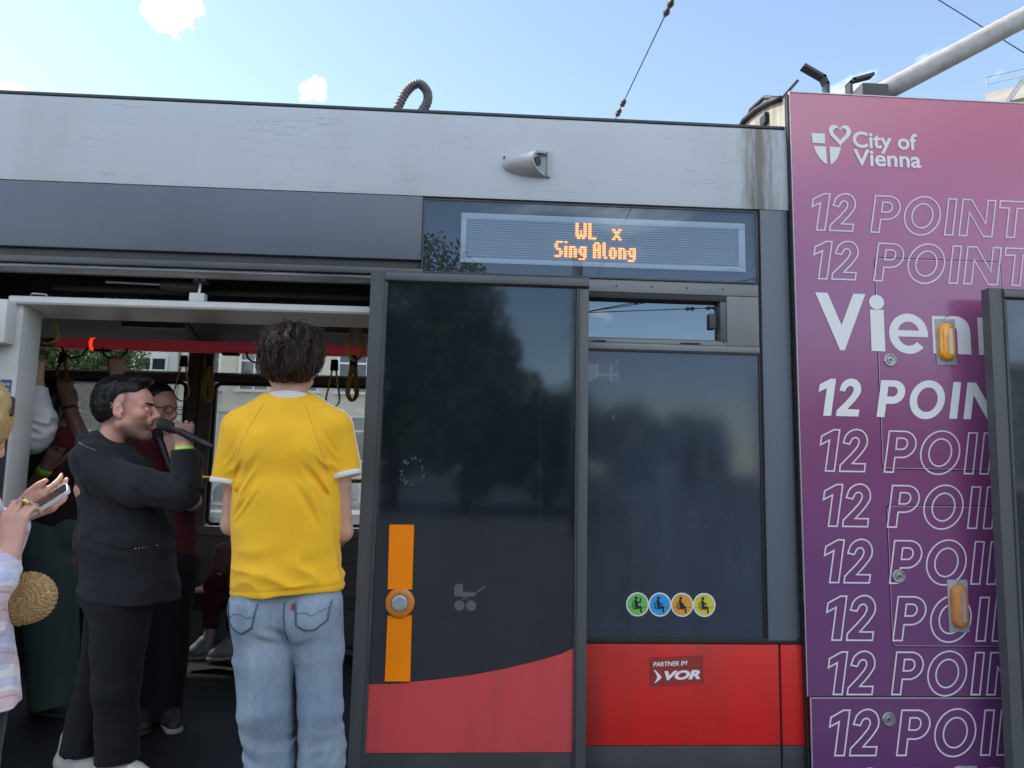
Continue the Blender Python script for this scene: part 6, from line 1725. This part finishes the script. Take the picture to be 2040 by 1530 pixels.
shoe(tp, (-2.19, 1.0, .2), (-1.955, .93, .2), M_shoed, mat('knobbly_sole', (.07, .07, .07), .8), h=.007); shoe(tp, (-2.25, 1.10, .2), (-2.05, 1.09, .2), M_shoed, h=.008)
MB().tube([(-2.165, .823, 1.425), (-2.150, .818, 1.450)], [.036, .035], 16).build('wristband', M_lime, tp, smooth=True)
MB().tube([(-2.108, .92, 1.762), (-2.112, .92, 1.775)], [.036, .036], 16).build('bracelet', M_blk, tp, smooth=True)

# ---------------------------------------------------------------- passenger in the white sweatshirt behind the jamb
wp = person('passenger in white sweatshirt behind the door jamb, hand on a strap', (-2.36, .5, .2))
S = SDF()
head(S, (-2.42, .50, 1.78), (.6, .8, 0), (0, 0, 1), 1.02, neck=(-2.42, .5, 1.62))
S.cone((-2.42, .5, 1.6), (-2.40, .5, 1.05), .10, .11, .03)
S.chain([(-2.27, .48, 1.56), (-1.985, .42, 1.60), (-2.022, .45, 1.84)], [.055, .045, .034], .02)
hand(S, (-2.024, .452, 1.86), (-.12, .05, 1), (.35, -1, .1), -1, ((1.0, 1.0, .8),) * 4, thumb_dir=((-.3, -.5, .8), (.3, -.5, .8)))
S.chain([(-2.55, .5, 1.54), (-2.60, .48, 1.25), (-2.50, .42, 1.0)], [.055, .045, .034], .02)
for x in (-2.46, -2.34): S.chain([(x, .5, .95), (x, .5, .6), (x, .5, .24)], [.09, .065, .045], .02)
sobj('body', S, M_skin, wp, .0065)
S = SDF(); S.cone((-2.55, .5, 1.55), (-2.27, .5, 1.56), .085, .085, .05); S.cap((-2.41, .5, 1.53), (-2.40, .5, .98), .18, .19, .04, flat=((0, 1, 0), .72))
S.cone((-2.27, .48, 1.565), (-2.01, .425, 1.600), .082, .072, .04); S.cone((-2.01, .425, 1.600), (-1.990, .425, 1.66), .072, .066, .04); S.cap((-1.990, .425, 1.65), (-2.018, .447, 1.825), .064, .050, .03)
S.cap((-2.55, .5, 1.54), (-2.60, .48, 1.1), .07, .06, .03)
def wfold(P):
    z = P[:, 2]; w = np.exp(-((z - 1.68) / .09) ** 2) * (P[:, 0] > -2.12)
    return -.017 * w * (1 - 2 * np.abs(noise3(np.stack([P[:, 0] * .5, P[:, 1] * .4, z * 1.3 + .5 * P[:, 0]], 1) + noise3(P, 7, 71)[:, None] * .02, 22, 73))) - .003 * (1 - 2 * np.abs(noise3(P, 12, 72)))
sobj('sweatshirt', S, M_white, wp, .006, wfold)
S = SDF()
for x in (-2.46, -2.34): S.cap((x, .5, 1.0), (x, .5, .24), .12, .08, .04)
sobj('trousers', S, M_trou, wp, .012)
sobj('hair', SDF().ell((-2.43, .48, 1.83), (.10, .11, .11), .02), M_hbrown, wp, .01)

# ---------------------------------------------------------------- woman with the phone in the plaid shirt
wm = person('blond woman in pastel plaid shirt typing on a phone, cut by left edge', (-1.16, -1.25, .12))
S = SDF(); WC = (-1.178, -1.235, 1.575)
head(S, WC, (.35, .85, -.40), (.12, .3, .95), .98, neck=(-1.205, -1.26, 1.43), male=.85)
S.cone((-1.225, -1.26, 1.44), (-1.20, -1.26, 1.33), .055, .10, .03); S.cone((-1.19, -1.26, 1.30), (-1.16, -1.25, 1.02), .095, .09, .03)
# near (right) arm and hand
S.chain([(-1.16, -1.38, 1.32), (-1.075, -1.37, 1.16), (-1.010, -1.29, 1.285)], [.045, .038, .026], .02)
hand(S, (-1.008, -1.288, 1.292), (.02, .10, 1), (-.15, -1, .12), -1, ((.55, .8, .5), (.65, .85, .5), (.75, .9, .5), (.8, .95, .5)), sc=.86, spread=.02, thumb_dir=((-.35, .35, .85), (.35, .5, .75)))
# far (left) arm and hand
S.chain([(-1.20, -1.12, 1.32), (-1.17, -1.08, 1.20), (-1.075, -1.16, 1.355)], [.045, .038, .026], .02)
hand(S, (-1.072, -1.162, 1.360), (.85, .05, .45), (.35, -.75, -.35), -1, ((.55, .6, .4), (.6, .6, .4), (.7, .7, .4), (.8, .7, .4)), sc=.86, spread=.03, thumb_dir=((.55, -.1, .85), (.75, -.05, .65)))
for x in (-1.21, -1.11): S.chain([(x, -1.25, .95), (x, -1.25, .5), (x, -1.25, .18)], [.08, .055, .04], .02)
sobj('body', S, M_skin, wm, .0042)
S = SDF(); S.ell((-1.181, -1.25, 1.600), (.112, .116, .108), .02); S.cone((-1.200, -1.31, 1.60), (-1.215, -1.33, 1.47), .085, .06, .04); S.cone((-1.113, -1.27, 1.615), (-1.105, -1.255, 1.555), .038, .020, .03); S.ell((-1.123, -1.12, 1.535), (.08, .07, .07), .03, '-')
hb = sobj('hair', S, M_hblond, wm, .005, lambda P: -.004 * (1 - 2 * np.abs(noise3(P @ np.array([[.5, 0, .5], [0, 1, 0], [-.5, 0, .5]], np.float32).T, 55, 3))))
r_ = np.random.RandomState(3); loc = []
for i in range(320):
    a = r_.uniform(-1.9, .6); b = r_.uniform(-.2, 1.2); pts = []
    for k in range(7):
        t = k / 6; aa = a + .25 * t; bb = b - 1.0 * t; pts.append(np.array((-1.181, -1.25, 1.600)) + np.array((.114 * cos(aa) * cos(bb), .114 * sin(aa) * cos(bb), .112 * sin(bb))) + r_.normal(0, .0008, 3))
    loc.append((pts, r_.uniform(.0015, .003)))
strands(loc, 0, M_hblond, 'lock', hb)
S = SDF(); S.cone((-1.082, -1.215, 1.640), (-1.068, -1.235, 1.605), .010, .008, .01); sobj('hair_clip', S, M_blk, wm, .004)
S = SDF()
S.cone((-1.26, -1.26, 1.36), (-1.15, -1.26, 1.36), .075, .07, .05); S.cap((-1.20, -1.26, 1.34), (-1.145, -1.25, .925), .135, .150, .04, flat=((0, 1, 0), .9), nrm_=(.05, 0, -1))
S.cone((-1.17, -1.37, 1.34), (-1.075, -1.385, 1.185), .075, .072, .04); S.cone((-1.078, -1.385, 1.185), (-1.030, -1.345, 1.215), .068, .060, .03); S.cap((-1.045, -1.35, 1.20), (-1.012, -1.295, 1.272), .058, .042, .02)
S.cone((-1.21, -1.13, 1.34), (-1.17, -1.09, 1.21), .07, .062, .04); S.cap((-1.17, -1.09, 1.21), (-1.088, -1.152, 1.342), .060, .042, .03)
def pfold(P):
    x, y, z = P[:, 0], P[:, 1], P[:, 2]
    d = -.005 * (1 - 2 * np.abs(noise3(P * np.array([1, 1, .7], np.float32), 11, 81)))
    w = np.exp(-((z - 1.2) / .07) ** 2) * (y < -1.28); d += -.003 * w * np.sin((z - x * .8) * 70 + 4 * noise3(P, 8, 82)); return d
ps = sobj('plaid_shirt', S, M_plaid, wm, .0048, pfold)
MB().tube(spline([Vector((-1.052, -1.395, 1.13)), Vector((-1.045, -1.40, 1.08)), Vector((-1.030, -1.398, 1.05)), Vector((-1.032, -1.395, 1.02))], 6), .0022, 6).build('drawstring', mat('navy_cord', (.05, .06, .11), .8), ps, smooth=True)
S = SDF()
for x in (-1.21, -1.11): S.cap((x, -1.25, .97), (x, -1.25, .20), .10, .05, .04)
sobj('leggings', S, M_blackl, wm, .010)
shoe(wm, (-1.21, -1.33, .12), (-1.17, -1.08, .12), M_shoe, z0=.12, h=.01); shoe(wm, (-1.11, -1.33, .12), (-1.06, -1.08, .12), M_shoe, z0=.12, h=.01)
MB().tube([(-1.000, -1.262, 1.395), (-.996, -1.258, 1.400)], .0118, 14).build('ring', M_metal, wm, smooth=True)
# phone
ph = empty('smartphone', (-.985, -1.225, 1.395), 'smartphone with pale case in the hands of the blond woman', 'phone')
nz = nrm((-.42, -.50, .76)); lx = nrm(np.array((.80, .35, .45)) - nz * (np.array((.80, .35, .45)) @ nz)); wy = np.cross(nz, lx)
def slab(name, m, hl, hw, t0, t1, par, r=.010):
    lp = [(a, b) for a, b in rrect(-hl, hl, -hw, hw, r, 4)]; n_ = len(lp); c = np.array((-.985, -1.215, 1.392))
    v = [c + lx * a + wy * b + nz * t0 for a, b in lp] + [c + lx * a + wy * b + nz * t1 for a, b in lp]
    return MB().add(v, [tuple(range(n_)), tuple(range(2 * n_ - 1, n_ - 1, -1))] + [(i, i + n_, (i + 1) % n_ + n_, (i + 1) % n_) for i in range(n_)]).build(name, m, par)
slab('case', mat('phone_case', (.55, .50, .52), .45), .064, .033, -.0045, .0045, ph); slab('screen', mat('phone_screen', (.012, .014, .02), .06, spec=.8), .061, .030, .0046, .0052, ph, .008)
# straw bag
bg = empty('straw_bag', (-1.04, -1.20, 1.12), 'round woven straw bag at the hip of the blond woman', 'bag')
S = SDF(); S.ell((-1.045, -1.19, 1.168), (.062, .040, .058), .01); S.ell((-1.078, -1.19, 1.150), (.052, .042, .045), .02)
def weave(P):
    x, z = P[:, 0] + 1.045, P[:, 2] - 1.168; r = np.sqrt(x * x + z * z * 1.1); a = np.arctan2(z, x)
    row = r / .0085; ph_ = np.where(np.floor(row) % 2 == 0, 0, pi)
    return -.0022 * np.abs(np.sin(row * pi)) - .0013 * np.sin(a * 34 + ph_)
M_straw = mat('straw', (.50, .33, .15), .8, col2=(.30, .18, .075), vscale=90, bump=.5, bscale=260)
sobj('basket', S, M_straw, bg, .0022, weave, smooth=0)
MB().tube(spline([Vector((-1.09, -1.19, 1.19)), Vector((-1.13, -1.20, 1.30)), Vector((-1.16, -1.22, 1.42))], 8), .006, 8).build('strap', M_straw, bg, smooth=True)
for _o in (wm, ph): _o.location.x -= .034

# ---------------------------------------------------------------- child on the far seat
ch = person('small child in red leggings seated by the far window', (-1.5, 1.95, .68))
S = SDF(); head(S, (-1.40, 1.98, 1.20), (-.5, -.8, 0), (0, 0, 1), .9, neck=(-1.40, 2.0, 1.06), male=.7)
S.cone((-1.40, 2.0, 1.05), (-1.42, 2.0, .76), .07, .085, .03)
S.chain([(-1.45, 1.93, 1.02), (-1.55, 1.88, .90), (-1.57, 1.82, .79)], [.035, .03, .022], .02); S.chain([(-1.33, 1.95, 1.02), (-1.33, 1.85, .88), (-1.43, 1.80, .80)], [.035, .03, .022], .02)
S.chain([(-1.45, 1.97, .755), (-1.60, 1.83, .735), (-1.605, 1.81, .36)], [.05, .042, .026], .02); S.chain([(-1.38, 1.97, .755), (-1.45, 1.80, .735), (-1.45, 1.78, .36)], [.05, .042, .026], .02)
sobj('body', S, M_skin, ch, .007)
S = SDF(); S.cone((-1.48, 2.0, 1.02), (-1.33, 2.0, 1.02), .06, .06, .04); S.cap((-1.41, 2.0, 1.02), (-1.43, 1.99, .74), .10, .115, .03); S.cap((-1.47, 1.93, 1.02), (-1.575, 1.83, .80), .055, .045, .03); S.cone((-1.575, 1.87, .92), (-1.58, 1.84, .84), .055, .05, .03)
sobj('jacket', S, M_pinkj, ch, .008, folds(91, .004, 14))
S = SDF(); S.chain([(-1.45, 1.97, .755), (-1.605, 1.83, .730)], [.075, .060], .03); S.cap((-1.605, 1.83, .730), (-1.607, 1.81, .455), .058, .046, .03); S.chain([(-1.38, 1.97, .755), (-1.45, 1.80, .730)], [.075, .06], .03); S.cap((-1.45, 1.80, .730), (-1.45, 1.78, .455), .058, .046, .03)
sobj('leggings', S, M_redp, ch, .008, folds(92, .003, 14))
for x in (-1.605, -1.45):
    S = SDF(); S.cap((x, 1.81, .40), (x, 1.81, .44), .031, .031, .01); S.cone((x, 1.81, .44), (x - .01, 1.80, .34), .030, .032, .02); sobj('sock', S, mat('pale_sock', (.42, .36, .40), .9), ch, .006)
shoe(ch, (-1.575, 1.83, .268), (-1.755, 1.77, .272), mat('child_sneaker', (.26, .29, .32), .6, var=.25, vscale=30), w=.03, hgt=.05, h=.006); shoe(ch, (-1.42, 1.81, .268), (-1.60, 1.74, .272), MATS['child_sneaker'], hgt=.05, h=.006)
sobj('hair', SDF().ell((-1.395, 2.01, 1.24), (.085, .09, .09), .02), M_hbrown, ch, .009)

# ---------------------------------------------------------------- passengers behind the tinted window
def passenger_base():
    t = empty('person', (0, 0, 0))
    S = SDF(); head(S, (0, 0, 1.58), (0, 1, 0), (0, 0, 1), 1.0, neck=(0, -.02, 1.42))
    S.cone((0, -.02, 1.42), (0, -.02, 1.32), .06, .10, .03); S.cone((0, -.02, 1.30), (0, -.02, .95), .11, .11, .03)
    for x in (-1, 1):
        S.chain([(x * .18, -.02, 1.36), (x * .24, -.03, 1.08), (x * .16, .16, .98)], [.05, .042, .03], .02); hand(S, (x * .155, .165, .98), (-x * .4, 1, 0), (x * .5, 0, .8), x, (.5, .5, .5, .5))
        S.chain([(x * .09, -.02, .9), (x * .10, -.02, .5), (x * .10, -.03, .07)], [.09, .06, .045], .02)
    sobj('body', S, M_skin, t, .009)
    S = SDF(); S.cone((-.16, -.02, 1.37), (.16, -.02, 1.37), .08, .08, .05); S.cap((0, -.02, 1.36), (0, -.02, .86), .17, .19, .04, flat=((0, 1, 0), .72))
    for x in (-1, 1): S.chain([(x * .18, -.02, 1.36), (x * .25, -.03, 1.08)], [.075, .062], .03); S.cap((x * .25, -.03, 1.08), (x * .17, .14, .985), .060, .045, .03)
    sobj('jacket', S, M_top, t, .011, folds(5, .006))
    S = SDF()
    for x in (-1, 1): S.cap((x * .09, -.02, .93), (x * .10, -.03, .05), .115, .08, .04)
    sobj('trousers', S, M_trou, t, .012, folds(6, .005))
    S = SDF(); S.ell((0, -.015, 1.635), (.088, .112, .10), .02); S.ell((0, .11, 1.58), (.08, .06, .075), .02, '-'); sobj('hair', S, M_hbrown, t, .010, folds(7, .004, 30, (1, 1, .3)))
    for x in (-1, 1): shoe(t, (x * .10, -.12, 0), (x * .11, .15, 0), M_shoed, h=.010)
    return t
ob = passenger_base(); kids = list(ob.children)
cols = [cloth('coat_%s' % n, c, .12, 8, 400, .3) for n, c in (('navy', (.025, .032, .06)), ('black', (.02, .02, .022)), ('olive', (.06, .065, .04)), ('grey', (.09, .09, .095)), ('brown', (.07, .045, .03)), ('blue', (.05, .08, .15)))]
spots = [(1.06, .52, .20, 3, 2.6, 1.13, 'passenger in grey jacket close behind the tinted side window'), (.72, 1.0, .20, 1, 1.9, 1.04, 'passenger in black jacket deeper inside, behind the tinted side window')]
for i, (x, y, z, ci, rz, sc, lab) in enumerate(spots):
    if i == 0: t, ks = ob, kids
    else:
        t = ob.copy(); link(t); ks = []
        for k in kids:
            c = k.copy(); link(c, t); ks.append(c)
            for g2 in k.children: d = g2.copy(); link(d, c)
    t.location = (x, y, z); t.rotation_euler = (0, 0, rz); t.scale = (sc,) * 3
    tag(t, lab, 'person', 'passengers behind the tinted window')
    for c in ks:
        if c.name.startswith('jacket'): c.material_slots[0].link = 'OBJECT'; c.material_slots[0].material = cols[ci]
